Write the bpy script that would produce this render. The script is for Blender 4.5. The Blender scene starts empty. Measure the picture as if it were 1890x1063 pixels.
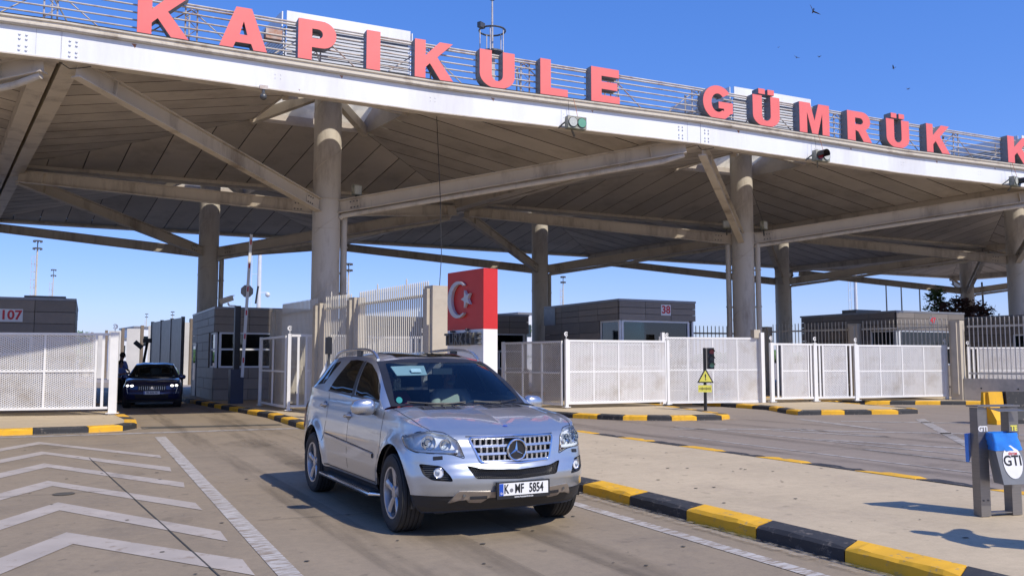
import bpy, bmesh, math, random
from mathutils import Vector, Matrix
from mathutils.bvhtree import BVHTree
random.seed(7)
S = bpy.context.scene
R = math.radians
V = Vector
# ------------------------------------------------------------------ camera
cam = bpy.data.cameras.new('camera'); camo = bpy.data.objects.new('camera', cam)
S.collection.objects.link(camo); S.camera = camo
cam.sensor_width = 36; cam.lens = 36*1593/1890; cam.clip_start = .05; cam.clip_end = 6000
camo.location = (0, 0, 1.7)
camo.rotation_euler = (R(90+4.808), 0, R(-26.153))
# ------------------------------------------------------------------ world, sun
SUN_EL, SUN_AZ = 45.5, math.degrees(math.atan2(.35, -.92))      # azimuth from +Y towards +X
w = bpy.data.worlds.new('World'); S.world = w; w.use_nodes = True
nt = w.node_tree; nt.nodes.clear()
o_ = nt.nodes.new('ShaderNodeOutputWorld'); bg = nt.nodes.new('ShaderNodeBackground')
sky = nt.nodes.new('ShaderNodeTexSky'); sky.sky_type = 'NISHITA'; sky.sun_disc = False
sky.sun_elevation = R(SUN_EL); sky.sun_rotation = R(SUN_AZ)
sky.altitude = 50; sky.air_density = 1.0; sky.dust_density = .35; sky.ozone_density = 3.2
bg.inputs['Strength'].default_value = .125
gm = nt.nodes.new('ShaderNodeGamma'); gm.inputs[1].default_value = .6
hs = nt.nodes.new('ShaderNodeHueSaturation'); hs.inputs['Saturation'].default_value = 1.6
ml = nt.nodes.new('ShaderNodeMix'); ml.data_type = 'RGBA'; ml.blend_type = 'MULTIPLY'; ml.inputs[0].default_value = 1; ml.inputs[7].default_value = (1.66, 1.80, 2.85, 1)
nt.links.new(sky.outputs[0], gm.inputs[0]); nt.links.new(gm.outputs[0], hs.inputs['Color']); nt.links.new(hs.outputs[0], ml.inputs[6]); nt.links.new(ml.outputs[2], bg.inputs[0])
nt.links.new(bg.outputs[0], o_.inputs[0])
sl = bpy.data.lights.new('sun', 'SUN'); sl.energy = 4.5; sl.angle = R(.53); sl.color = (1, .93, .82)
so = bpy.data.objects.new('sun', sl); S.collection.objects.link(so)
sd = V((math.sin(R(SUN_AZ))*math.cos(R(SUN_EL)), math.cos(R(SUN_AZ))*math.cos(R(SUN_EL)), math.sin(R(SUN_EL))))
so.rotation_euler = sd.to_track_quat('Z', 'Y').to_euler(); so.location = (0, 0, 40)
S.view_settings.view_transform = 'Standard'; S.view_settings.look = 'None'
S.view_settings.exposure = 0.0; S.view_settings.gamma = 1; S.view_settings.use_curve_mapping = False
S.render.engine = 'CYCLES'
try:
    S.cycles.max_bounces = 10; S.cycles.transparent_max_bounces = 24; S.cycles.sample_clamp_indirect = 8
    S.cycles.use_denoising = True
except Exception: pass
# ------------------------------------------------------------------ helpers
def link(o): S.collection.objects.link(o); return o
def tag(o, label=None, cat=None, group=None, kind=None):
    if label: o['label'] = label
    if cat: o['category'] = cat
    if group: o['group'] = group
    if kind: o['kind'] = kind
    return o
def thing(name, label, cat, loc=(0, 0, 0), rz=0, group=None):
    o = link(bpy.data.objects.new(name, None)); o.location = loc; o.rotation_euler = (0, 0, rz)
    o.empty_display_size = .2
    return tag(o, label, cat, group)
class MB:
    """collects polygons; build() links them as one mesh"""
    def __init__(s): s.v = []; s.f = []
    def add(s, vs, fs):
        n = len(s.v); s.v += [tuple(v) for v in vs]; s.f += [tuple(i+n for i in f) for f in fs]; return s
    def box(s, c, d, rz=0, m=None):
        hx, hy, hz_ = d[0]/2, d[1]/2, d[2]/2
        P = [V((x, y, z)) for z in (-hz_, hz_) for y in (-hy, hy) for x in (-hx, hx)]
        if rz: q = Matrix.Rotation(rz, 3, 'Z'); P = [q @ p for p in P]
        if m: P = [m @ p for p in P]
        return s.add([p+V(c) for p in P], [(0, 2, 3, 1), (4, 5, 7, 6), (0, 1, 5, 4), (2, 6, 7, 3), (1, 3, 7, 5), (0, 4, 6, 2)])
    def bar(s, a, b, wd, h, up=(0, 0, 1)):
        a, b = V(a), V(b); d = (b-a).normalized(); u = V(up)
        if abs(d.dot(u)) > .98: u = V((0, 1, 0))
        x = d.cross(u).normalized(); z = x.cross(d)
        P = [p+x*sx*wd/2+z*sz*h/2 for p in (a, b) for sx, sz in ((-1, -1), (1, -1), (1, 1), (-1, 1))]
        return s.add(P, [(0, 1, 2, 3), (7, 6, 5, 4), (0, 4, 5, 1), (1, 5, 6, 2), (2, 6, 7, 3), (3, 7, 4, 0)])
    def cyl(s, a, b, r0, r1=None, n=12, caps=True):
        r1 = r0 if r1 is None else r1
        a, b = V(a), V(b); d = (b-a).normalized(); u = V((0, 0, 1)) if abs(d.z) < .9 else V((1, 0, 0))
        x = d.cross(u).normalized(); y = d.cross(x)
        P = []
        for p, r in ((a, r0), (b, r1)):
            P += [p+(x*math.cos(t*2*math.pi/n)+y*math.sin(t*2*math.pi/n))*r for t in range(n)]
        F = [(t, (t+1) % n, n+(t+1) % n, n+t) for t in range(n)]
        if caps: F += [tuple(range(n))[::-1], tuple(range(n, 2*n))]
        return s.add(P, F)
    def tube(s, path, r, n=8):
        pts = [V(p) for p in path]; rings = []; last = None
        for i, p in enumerate(pts):
            d = (pts[min(i+1, len(pts)-1)]-pts[max(i-1, 0)]).normalized()
            if last is None:
                u = V((0, 0, 1)) if abs(d.z) < .9 else V((1, 0, 0)); x = d.cross(u).normalized()
            else: x = (last-d*last.dot(d)).normalized()
            last = x; y = d.cross(x); rr = r[i] if isinstance(r, (list, tuple)) else r
            rings.append([p+(x*math.cos(t*2*math.pi/n)+y*math.sin(t*2*math.pi/n))*rr for t in range(n)])
        F = []
        for i in range(len(rings)-1):
            for t in range(n): F.append((i*n+t, i*n+(t+1) % n, (i+1)*n+(t+1) % n, (i+1)*n+t))
        F += [tuple(range(n))[::-1], tuple(range((len(rings)-1)*n, len(rings)*n))]
        return s.add([p for q in rings for p in q], F)
    def prism(s, poly, off):
        """poly: 3D points, extruded by vector off"""
        n = len(poly); off = V(off)
        return s.add([V(p) for p in poly]+[V(p)+off for p in poly],
                     [tuple(range(n))[::-1], tuple(range(n, 2*n))]+[(i, (i+1) % n, n+(i+1) % n, n+i) for i in range(n)])
    def sphere(s, c, r, n=12, m=8, sc=(1, 1, 1)):
        P = []; F = []
        for j in range(m+1):
            for i in range(n):
                t = math.pi*j/m; p = 2*math.pi*i/n
                P.append(V(c)+V((math.sin(t)*math.cos(p)*r*sc[0], math.sin(t)*math.sin(p)*r*sc[1], math.cos(t)*r*sc[2])))
        for j in range(m):
            for i in range(n): F.append((j*n+i, (j+1)*n+i, (j+1)*n+(i+1) % n, j*n+(i+1) % n))
        return s.add(P, F)
    def mesh(s, name, mat, smooth=False, off=(0, 0, 0)):
        me = bpy.data.meshes.new(name)
        o = V(off); me.from_pydata([(x-o.x, y-o.y, z-o.z) for x, y, z in s.v], [], s.f)
        bm = bmesh.new(); bm.from_mesh(me); bmesh.ops.remove_doubles(bm, verts=bm.verts, dist=1e-5)
        bmesh.ops.dissolve_degenerate(bm, dist=1e-6, edges=bm.edges)
        bmesh.ops.recalc_face_normals(bm, faces=bm.faces); bm.to_mesh(me); bm.free()
        if mat: me.materials.append(mat)
        if smooth:
            me.shade_smooth() if hasattr(me, 'shade_smooth') else None
            if smooth != 'full':
                try: me.set_sharp_from_angle(angle=R(35))
                except Exception: pass
        return me
    def build(s, name, mat, parent=None, smooth=False, world=False, label=None, kind=None, loc=None):
        off = (0, 0, 0)
        if world and parent is not None:
            p = parent; off = V((0, 0, 0))
            while p: off += V(p.location); p = p.parent
        if loc is not None and parent is None: off = loc
        o = link(bpy.data.objects.new(name, s.mesh(name, mat, smooth, off)))
        if parent is not None: o.parent = parent
        if loc is not None: o.location = loc if parent is None else (0, 0, 0)
        return tag(o, label, kind=kind)
def kids(o): return list(o.children)
def dup(o, loc=None, rz=None, label=None, parent=None, group=None):
    c = link(o.copy())
    if parent is not None: c.parent = parent
    for ch in kids(o):
        if ch.name in S.objects or True: dup(ch, parent=c)
    if loc is not None: c.location = loc
    if rz is not None: c.rotation_euler = (0, 0, rz)
    if label: c['label'] = label
    if group: c['group'] = group
    return c
def inst(o, parent, loc, rz=0, name=None):
    """a further object that shares mesh data"""
    c = link(bpy.data.objects.new(name or o.name.split('.')[0], o.data)); c.parent = parent; c.location = loc
    c.rotation_euler = (0, 0, rz); return c
# ------------------------------------------------------------------ materials
def mat(name, col, rough=.6, metal=0, *a_, **k_):
    rnd = k_.pop('rnd', 0); m = mat_(name, col, rough, metal, *a_, **k_)
    if rnd: vary(m, rnd)
    return m
def vary(m, amt):
    """each object that wears the material is a touch lighter or darker"""
    t = m.node_tree; b = t.nodes['Principled BSDF']; l = b.inputs['Base Color'].links[0]; src = l.from_socket
    oi = t.nodes.new('ShaderNodeObjectInfo'); mr = t.nodes.new('ShaderNodeMapRange'); mr.inputs[3].default_value = 1-amt; mr.inputs[4].default_value = 1+amt*.6
    mx = t.nodes.new('ShaderNodeMix'); mx.data_type = 'RGBA'; mx.blend_type = 'MULTIPLY'; mx.inputs[0].default_value = 1
    cb = t.nodes.new('ShaderNodeCombineColor'); t.links.new(oi.outputs['Random'], mr.inputs[0])
    for k in range(3): t.links.new(mr.outputs[0], cb.inputs[k])
    t.links.new(src, mx.inputs[6]); t.links.new(cb.outputs[0], mx.inputs[7]); t.links.new(mx.outputs[2], b.inputs['Base Color'])
def mat_(name, col, rough=.6, metal=0, col2=None, scale=3, amt=.5, bump=0, bscale=60, grime=None, gscale=.6, coat=0, spec=.5, detail=6, aniso=None):
    m = bpy.data.materials.new(name); m.use_nodes = True; t = m.node_tree; N = t.nodes; L = t.links
    b = N['Principled BSDF']; b.inputs['Roughness'].default_value = rough; b.inputs['Metallic'].default_value = metal
    b.inputs['Specular IOR Level'].default_value = spec
    if coat: b.inputs['Coat Weight'].default_value = coat; b.inputs['Coat Roughness'].default_value = .03
    tc = N.new('ShaderNodeTexCoord'); mp = N.new('ShaderNodeMapping'); L.new(tc.outputs['Object'], mp.inputs[0])
    if aniso: mp.inputs['Scale'].default_value = aniso
    c2 = col2 or tuple(x*.82 for x in col)
    n = N.new('ShaderNodeTexNoise'); n.inputs['Scale'].default_value = scale; n.inputs['Detail'].default_value = detail
    n.inputs['Roughness'].default_value = .62; L.new(mp.outputs[0], n.inputs['Vector'])
    r = N.new('ShaderNodeValToRGB'); r.color_ramp.elements[0].position = .5-amt*.4; r.color_ramp.elements[1].position = .5+amt*.4
    r.color_ramp.elements[0].color = (*c2, 1); r.color_ramp.elements[1].color = (*col, 1)
    L.new(n.outputs[0], r.inputs[0]); out = r.outputs[0]
    if grime:
        g = N.new('ShaderNodeTexNoise'); g.inputs['Scale'].default_value = gscale; g.inputs['Detail'].default_value = 10
        g.inputs['Roughness'].default_value = .7; L.new(mp.outputs[0], g.inputs['Vector'])
        gr = N.new('ShaderNodeValToRGB'); gr.color_ramp.elements[0].position = .5; gr.color_ramp.elements[1].position = .72
        L.new(g.outputs[0], gr.inputs[0]); mx = N.new('ShaderNodeMix'); mx.data_type = 'RGBA'
        L.new(gr.outputs[0], mx.inputs[0]); L.new(out, mx.inputs[6]); mx.inputs[7].default_value = (*grime, 1); out = mx.outputs[2]
    L.new(out, b.inputs['Base Color'])
    if bump:
        bn = N.new('ShaderNodeTexNoise'); bn.inputs['Scale'].default_value = bscale; bn.inputs['Detail'].default_value = 4
        L.new(tc.outputs['Object'], bn.inputs['Vector']); bp = N.new('ShaderNodeBump'); bp.inputs['Strength'].default_value = bump
        bp.inputs['Distance'].default_value = .01; L.new(bn.outputs[0], bp.inputs['Height']); L.new(bp.outputs[0], b.inputs['Normal'])
    return m
def worn(name, col, under, keep=.5, scale=9, rough=.75, aniso=None):
    """paint with patches worn through to what lies beneath"""
    m = bpy.data.materials.new(name); m.use_nodes = True; t = m.node_tree; N = t.nodes; L = t.links
    b = N['Principled BSDF']; b.inputs['Roughness'].default_value = rough
    tc = N.new('ShaderNodeTexCoord'); mp = N.new('ShaderNodeMapping'); L.new(tc.outputs['Object'], mp.inputs[0])
    if aniso: mp.inputs['Scale'].default_value = aniso
    n = N.new('ShaderNodeTexNoise'); n.inputs['Scale'].default_value = scale; n.inputs['Detail'].default_value = 8; n.inputs['Roughness'].default_value = .7
    L.new(mp.outputs[0], n.inputs['Vector']); r = N.new('ShaderNodeValToRGB')
    r.color_ramp.elements[0].position = .5-(keep-.5)*.36-.04; r.color_ramp.elements[1].position = .5-(keep-.5)*.36+.04
    L.new(n.outputs[0], r.inputs[0]); mx = N.new('ShaderNodeMix'); mx.data_type = 'RGBA'
    n2 = N.new('ShaderNodeTexNoise'); n2.inputs['Scale'].default_value = 2; n2.inputs['Detail'].default_value = 5; L.new(tc.outputs['Object'], n2.inputs['Vector'])
    r2 = N.new('ShaderNodeValToRGB'); r2.color_ramp.elements[0].color = (*[x*.8 for x in col], 1); r2.color_ramp.elements[1].color = (*col, 1)
    r2.color_ramp.elements[0].position = .3; r2.color_ramp.elements[1].position = .7; L.new(n2.outputs[0], r2.inputs[0])
    L.new(r.outputs[0], mx.inputs[0]); mx.inputs[6].default_value = (*under, 1); L.new(r2.outputs[0], mx.inputs[7])
    L.new(mx.outputs[2], b.inputs['Base Color'])
    bn = N.new('ShaderNodeBump'); bn.inputs['Strength'].default_value = .25; bn.inputs['Distance'].default_value = .01
    L.new(n.outputs[0], bn.inputs['Height']); L.new(bn.outputs[0], b.inputs['Normal'])
    return m
def glass(name, tint=(.6, .75, .8), rough=.02, refl=1.45, clear=.7):
    m = bpy.data.materials.new(name); m.use_nodes = True; t = m.node_tree; N = t.nodes; L = t.links; N.clear()
    o = N.new('ShaderNodeOutputMaterial'); mx = N.new('ShaderNodeMixShader'); tr = N.new('ShaderNodeBsdfTransparent')
    gl = N.new('ShaderNodeBsdfGlossy'); fr = N.new('ShaderNodeFresnel'); fr.inputs['IOR'].default_value = refl
    tr.inputs['Color'].default_value = (*[c*clear for c in tint], 1); gl.inputs['Roughness'].default_value = rough
    gl.inputs['Color'].default_value = (.9, .95, 1, 1)
    n = N.new('ShaderNodeTexNoise'); n.inputs['Scale'].default_value = 1.3
    bp = N.new('ShaderNodeBump'); bp.inputs['Strength'].default_value = .012; L.new(n.outputs[0], bp.inputs['Height'])
    L.new(bp.outputs[0], gl.inputs['Normal'])
    L.new(fr.outputs[0], mx.inputs[0]); L.new(tr.outputs[0], mx.inputs[1]); L.new(gl.outputs[0], mx.inputs[2]); L.new(mx.outputs[0], o.inputs[0])
    return m
def emis(name, col, st):
    m = bpy.data.materials.new(name); m.use_nodes = True; b = m.node_tree.nodes['Principled BSDF']
    b.inputs['Base Color'].default_value = (*col, 1); b.inputs['Emission Color'].default_value = (*col, 1)
    b.inputs['Emission Strength'].default_value = st; return m
def road_mat(name, col, col2, stain, tex=1.0, streak=(1.0, .16, 1)):
    """cast concrete: broad mottling, streaks along the lane, oil spots, fine aggregate"""
    m = bpy.data.materials.new(name); m.use_nodes = True; t = m.node_tree; N = t.nodes; L = t.links
    b = N['Principled BSDF']; tc = N.new('ShaderNodeTexCoord')
    def noise(sc, det, ro, vec=None, scl=None):
        n = N.new('ShaderNodeTexNoise'); n.inputs['Scale'].default_value = sc; n.inputs['Detail'].default_value = det; n.inputs['Roughness'].default_value = ro
        if scl:
            mp = N.new('ShaderNodeMapping'); mp.inputs['Scale'].default_value = scl; L.new(tc.outputs['Object'], mp.inputs[0]); L.new(mp.outputs[0], n.inputs['Vector'])
        else: L.new(tc.outputs['Object'], n.inputs['Vector'])
        return n.outputs[0]
    def ramp(i, a, bb, ca, cb):
        r = N.new('ShaderNodeValToRGB'); r.color_ramp.elements[0].position = a; r.color_ramp.elements[1].position = bb
        r.color_ramp.elements[0].color = (*ca, 1); r.color_ramp.elements[1].color = (*cb, 1); L.new(i, r.inputs[0]); return r.outputs[0]
    def mix(f, a, bb, mode='MIX'):
        x = N.new('ShaderNodeMix'); x.data_type = 'RGBA'; x.blend_type = mode
        if isinstance(f, float): x.inputs[0].default_value = f
        else: L.new(f, x.inputs[0])
        L.new(a, x.inputs[6]); L.new(bb, x.inputs[7]) if not isinstance(bb, tuple) else setattr(x.inputs[7], 'default_value', (*bb, 1)); return x.outputs[2]
    c = ramp(noise(.45, 7, .65), .42, .60, col2, col)
    c = mix(.35, c, ramp(noise(1.0, 6, .7, scl=(.12, 1.6, 1)), .35, .68, tuple(x*.5 for x in col2), tuple(min(1, x*1.4) for x in col)), 'MIX')
    c = mix(.45, c, ramp(noise(1.2, 5, .6, scl=streak), .3, .7, tuple(x*.62 for x in col), tuple(min(1, x*1.3) for x in col)), 'MIX')
    c = mix(ramp(noise(.8, 8, .72), .52, .72, (0, 0, 0), (.8, .8, .8)), c, stain)
    c = mix(ramp(noise(5.5, 3, .5), .66, .70, (0, 0, 0), (.7, .7, .7)), c, tuple(x*.35 for x in stain))
    c = mix(.30, c, ramp(noise(9, 6, .75), .3, .7, tuple(x*.62 for x in col2), tuple(min(1, x*1.4) for x in col)), 'MIX')
    c = mix(.4, c, ramp(noise(60, 4, .8), .25, .75, tuple(x*.7 for x in col), tuple(min(1, x*1.25) for x in col)), 'MIX')
    L.new(c, b.inputs['Base Color']); b.inputs['Roughness'].default_value = .72
    rr = ramp(noise(.8, 8, .72), .5, .75, (.8, .8, .8), (.45, .45, .45)); L.new(rr, b.inputs['Roughness'])
    bp = N.new('ShaderNodeBump'); bp.inputs['Strength'].default_value = .25*tex; bp.inputs['Distance'].default_value = .006
    L.new(noise(90, 5, .7), bp.inputs['Height']); L.new(bp.outputs[0], b.inputs['Normal'])
    return m
M = dict(
 road=road_mat('lane_concrete', (.295, .230, .152), (.175, .147, .112), (.112, .094, .073)),
 road2=road_mat('worn_asphalt', (.275, .225, .178), (.22, .182, .148), (.13, .11, .10), streak=(1, .1, 1)),
 ground=road_mat('dusty_ground', (.31, .265, .22), (.25, .21, .18), (.2, .17, .14)),
 pave=road_mat('pavement_concrete', (.51, .41, .27), (.45, .36, .235), (.35, .275, .18), .8, (.6, .5, 1)),
 line=worn('faded_road_paint', (.46, .40, .34), (.30, .24, .185), .80, 5),
 line2=worn('patchy_road_paint', (.52, .485, .44), (.26, .205, .15), .56, 3.2, aniso=(1.2, 7, 1)),
 line3=worn('thin_road_paint', (.42, .39, .36), (.24, .21, .18), .55, 5),
 joint=mat('joint_filler', (.09, .08, .062), .9, scale=20),
 yel=worn('yellow_kerb_paint', (.80, .43, .02), (.34, .25, .12), .82, 9),
 blk=worn('black_kerb_paint', (.035, .035, .036), (.14, .12, .1), .80, 9),
 steel=mat('beige_steel_paint', (.61, .54, .435), .5, 0, (.53, .465, .37), 1.2, .6, grime=(.25, .2, .15), gscale=.9, aniso=(1, 1, .25)),
 soffit=mat('soffit_board', (.56, .495, .42), .75, 0, (.48, .425, .36), .8, .7, rnd=.13, grime=(.35, .30, .245), gscale=.5, bump=.1, bscale=20),
 white=mat('white_fascia_paint', (.80, .81, .82), .42, 0, (.74, .75, .76), .5, .5, grime=(.62, .6, .57), gscale=.35, aniso=(1, 1, .2)),
 gutter=mat('cream_gutter_paint', (.63, .57, .46), .5, 0, (.54, .48, .38), 2, .6, grime=(.3, .24, .17), gscale=2),
 dark=mat('dark_gap', (.02, .019, .018), .8),
 skin_roof=mat('grey_roof_sheet', (.17, .19, .21), .45, .3, (.13, .14, .155), 1.5),
 rail=mat('galvanised_rail', (.62, .58, .52), .45, .25, (.48, .42, .36), 3, .6, grime=(.25, .12, .06), gscale=1.6),
 rust=mat('rusty_steel', (.38, .15, .07), .8, 0, (.5, .45, .4), 4, .4),
 letter=mat('faded_red_acrylic', (.84, .19, .17), .45, 0, (.76, .135, .12), 1.0, .8),
 letter_side=mat('letter_side_metal', (.30, .295, .29), .55, .1, (.24, .235, .23), 2, .6, grime=(.17, .14, .12), gscale=2),
 col=mat('column_paint', (.58, .53, .45), .5, 0, (.51, .465, .39), 1.0, .7, grime=(.27, .22, .17), gscale=1.2, aniso=(1, 1, .25)),
 fence=mat('white_fence_paint', (.81, .80, .77), .5, 0, (.73, .72, .69), 2, .5),
 mesh=mat('white_expanded_mesh', (.82, .805, .775), .55, 0, (.74, .725, .70), .8, .7, rnd=.06, grime=(.58, .53, .46), gscale=.9),
 pale=mat('cream_palisade_paint', (.62, .58, .49), .5, 0, (.52, .48, .4), 2),
 pillar=mat('cast_concrete_pillar', (.52, .46, .36), .85, 0, (.43, .38, .30), 1.5, .7, grime=(.3, .26, .2), bump=.3, bscale=40),
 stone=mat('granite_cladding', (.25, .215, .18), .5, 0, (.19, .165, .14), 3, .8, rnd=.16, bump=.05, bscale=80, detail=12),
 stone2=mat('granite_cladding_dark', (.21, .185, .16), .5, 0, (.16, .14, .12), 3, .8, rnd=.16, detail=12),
 coping=mat('coping_metal', (.25, .255, .265), .4, .4, (.2, .2, .21)),
 wframe=mat('white_window_frame', (.68, .70, .72), .4, 0, (.6, .62, .64), 3),
 bglass=glass('booth_glass', (.35, .6, .62), .02, 1.7, .55),
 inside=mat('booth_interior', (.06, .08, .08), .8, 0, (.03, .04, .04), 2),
 concrete=mat('wall_concrete', (.60, .54, .44), .85, 0, (.5, .45, .36), 1.5, .7, grime=(.27, .25, .21)),
 pwall=mat('pale_wall_panel', (.74, .70, .62), .8, 0, (.55, .52, .46), .4),
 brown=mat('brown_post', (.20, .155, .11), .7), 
 navy=mat('dark_blue_cabinet', (.035, .05, .09), .35, 0, (.03, .04, .07), 2),
 black=mat('black_plastic', (.02, .02, .022), .45, 0, (.012, .012, .013), 6),
 rubber=mat('tyre_rubber', (.028, .027, .026), .75, 0, (.018, .018, .018), 12, .6),
 alu=mat('brushed_steel', (.30, .28, .26), .38, .75, (.23, .22, .21), 5, .8, aniso=(1, 1, 12)),
 binbox=mat('bin_grey_steel', (.24, .245, .25), .45, .4, (.20, .205, .21), 3),
 bag=mat('blue_plastic_bag', (.03, .23, .75), .3, 0, (.02, .17, .6), 6, bump=.6, bscale=14),
 sticker=mat('white_sticker', (.82, .82, .82), .4), grey=mat('mid_grey', (.3, .3, .3), .5),
 redm=mat('red_sign_paint', (.60, .028, .022), .35, 0, (.54, .022, .018), 1.5),
 whitem=mat('white_sign_paint', (.80, .77, .72), .4, 0, (.74, .71, .66), 1.5),
 emb=mat('silver_emblem', (.55, .54, .55), .4, .3, (.48, .47, .48), 3),
 dkmetal=mat('dark_letter_metal', (.14, .14, .135), .4, .5, (.09, .09, .088), 3),
 redtxt=mat('red_number', (.55, .03, .04), .5), blktxt=mat('black_print', (.015, .015, .017), .5),
 yelsign=mat('yellow_sign', (.78, .72, .12), .4), lens=mat('signal_lens', (.55, .56, .50), .15, 0, (.45, .46, .4), 20),
 glens=mat('green_lens', (.16, .38, .25), .15), rlens=mat('dark_red_lens', (.30, .03, .025), .2),
 dlens=mat('dim_lens', (.05, .06, .06), .2), house=mat('signal_housing', (.13, .15, .11), .6, 0, (.4, .38, .3), 3, .3),
 leaf=mat('leaf_green', (.10, .19, .05), .7, 0, (.06, .12, .03), 3), leaf2=mat('leaf_purple', (.10, .05, .04), .7, 0, (.06, .03, .03), 3),
 bark=mat('bark', (.1, .075, .05), .9, bump=.5, bscale=20),
 skin=mat('skin', (.42, .24, .16), .55, 0, (.36, .2, .13), 6), hair=mat('dark_hair', (.02, .016, .013), .7),
 greyhair=mat('grey_hair', (.25, .24, .23), .8), shirtb=mat('blue_shirt', (.22, .30, .62), .8, 0, (.18, .25, .54), 5),
 shirtc=mat('cream_shirt', (.55, .48, .36), .85, 0, (.46, .4, .3), 5), shirtr=mat('dark_red_top', (.28, .02, .03), .8), trouser=mat('dark_trousers', (.03, .032, .04), .8),
 flesh=mat('shoe_leather', (.02, .017, .015), .5), wire=mat('cable', (.03, .03, .03), .6), owire=mat('orange_cable', (.5, .16, .05), .6),
 fiber=None,
)
def translucent(name, col):
    m = bpy.data.materials.new(name); m.use_nodes = True; t = m.node_tree; N = t.nodes; L = t.links; N.clear()
    o = N.new('ShaderNodeOutputMaterial'); mx = N.new('ShaderNodeMixShader'); d = N.new('ShaderNodeBsdfDiffuse'); tr = N.new('ShaderNodeBsdfTranslucent')
    n = N.new('ShaderNodeTexNoise'); n.inputs['Scale'].default_value = 2; n.inputs['Detail'].default_value = 8; r = N.new('ShaderNodeValToRGB')
    r.color_ramp.elements[0].color = (*[c*.75 for c in col], 1); r.color_ramp.elements[1].color = (*col, 1); r.color_ramp.elements[0].position = .4; r.color_ramp.elements[1].position = .55
    tc = N.new('ShaderNodeTexCoord'); L.new(tc.outputs['Object'], n.inputs['Vector']); L.new(n.outputs[0], r.inputs[0])
    L.new(r.outputs[0], d.inputs[0]); L.new(r.outputs[0], tr.inputs[0]); mx.inputs[0].default_value = .85
    L.new(d.outputs[0], mx.inputs[1]); L.new(tr.outputs[0], mx.inputs[2]); L.new(mx.outputs[0], o.inputs[0]); return m
M['fiber'] = translucent('translucent_skylight', (.85, .80, .66))

def text_mesh(name, body, size, mat_, parent, depth=.004, bold=0, align='CENTER', m=None):
    cu = bpy.data.curves.new(name, 'FONT'); cu.body = body; cu.size = size; cu.extrude = depth; cu.offset = bold
    cu.align_x = align; cu.align_y = 'CENTER'; cu.resolution_u = 3
    o = bpy.data.objects.new('tmp', cu); link(o); dg = bpy.context.evaluated_depsgraph_get()
    me = bpy.data.meshes.new_from_object(o.evaluated_get(dg)); bpy.data.objects.remove(o); bpy.data.curves.remove(cu)
    me.name = name; me.materials.clear(); me.materials.append(mat_)
    if m is not None: me.transform(m)
    ob = link(bpy.data.objects.new(name, me)); ob.parent = parent; return ob
def frame(o, x, y):
    """matrix taking local XY plane to world point o with axes x, y"""
    x = V(x).normalized(); y = V(y).normalized(); z = x.cross(y)
    m = Matrix((x, y, z)).transposed().to_4x4(); m.translation = V(o); return m

# ================================================================== SETTING: ground, lanes, islands
def sheet(name, poly, z, mt, kind='structure'):
    b = MB(); b.add([(x, y, z) for x, y in poly], [tuple(range(len(poly)))])
    o = b.build(name, mt); tag(o, kind=kind); return o
sheet('ground', [(-900, -200), (1500, -200), (1500, 2500), (-900, 2500)], 0, M['ground'])
sheet('concrete_road', [(-20, -3), (5.6, -3), (5.8, 10), (5.2, 23), (-16, 23), (-20, 10)], .004, M['road'])
sheet('lane_road', [(-.8, 23), (5.2, 23), (5.0, 31), (3.2, 75), (-1.0, 75)], .0042, M['road'])
sheet('asphalt_road', [(10.0, -3), (44, -3), (44, 21), (20, 60), (9, 60), (10, 16)], .004, M['road2'])
# painted marks
def mark(name, poly, mt=None, z=.009):
    b = MB(); b.add([(x, y, z) for x, y in poly], [tuple(range(len(poly)))]); o = b.build(name, mt or M['line']); tag(o, kind='structure'); return o
CH = [  # (far-edge right end, far apex, near apex, near-edge right end) of each chevron, X on right = 1.26
 ((1.26, 7.80), (-.117, 9.78), (-.05, 9.14), (1.26, 7.18)), ((1.26, 9.17), (-.247, 11.87), (-.215, 11.235), (1.256, 8.62)),
 ((1.23, 11.10), (-.43, 14.04), (-.353, 13.43), (1.247, 10.52)), ((1.28, 13.0), (-.572, 16.43), (-.50, 15.8), (1.242, 12.49)),
 ((1.256, 14.955), (-.693, 18.58), (-.62, 18.0), (1.23, 14.37)), ((1.244, 16.89), (-.842, 20.8), (-.78, 20.2), (1.236, 16.43)),
 ((1.26, 6.2), (.03, 7.7), (.08, 7.1), (1.26, 5.6))]
for fr, fa, na, nr in CH:
    lx = fa[0]-3.2
    sl = 2.05
    mark('chevron_marking', [fr, fa, (lx, fa[1]-3.2*sl), (lx, na[1]-3.2*sl-.1), na, nr])
mark('lane_edge_line', [(1.42, 20.9), (1.65, 21.0), (1.60, 13), (1.60, 7.0), (1.63, 2), (1.40, 2), (1.42, 7)], M['line2'])
mark('stop_line', [(-6, 22.3), (4.9, 21.9), (4.9, 22.25), (-6, 22.65)], M['line3'])
mark('kerbside_line', [(4.95, 14), (5.12, 14), (5.35, 9), (5.33, 2), (5.15, 2), (5.2, 9)], M['line2'])
mark('drain_slot', [(1.3, 23.55), (4.7, 23.3), (4.7, 23.75), (2.9, 24.0), (1.3, 24.35)], M['joint'])
for a, b_ in (((.10, 17.0), (1.02, 7.1)), ((1.02, 7.1), (1.3, 3.0)), ((1.7, 9.6), (5.6, 9.2)), ((1.7, 16.2), (5.1, 15.8)), ((1.7, 5.0), (5.7, 4.7)),
              ((10.2, 12.5), (20, 11.7)), ((-5, 12.6), (.5, 12.6))):
    d = (V(b_)-V(a)).normalized(); n = V((-d.y, d.x))*(.006 if a[0] < 1.5 else .005)
    mark('expansion_joint', [tuple(V(a)+n), tuple(V(b_)+n), tuple(V(b_)-n), tuple(V(a)-n)], M['joint'], .0135)
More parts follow.
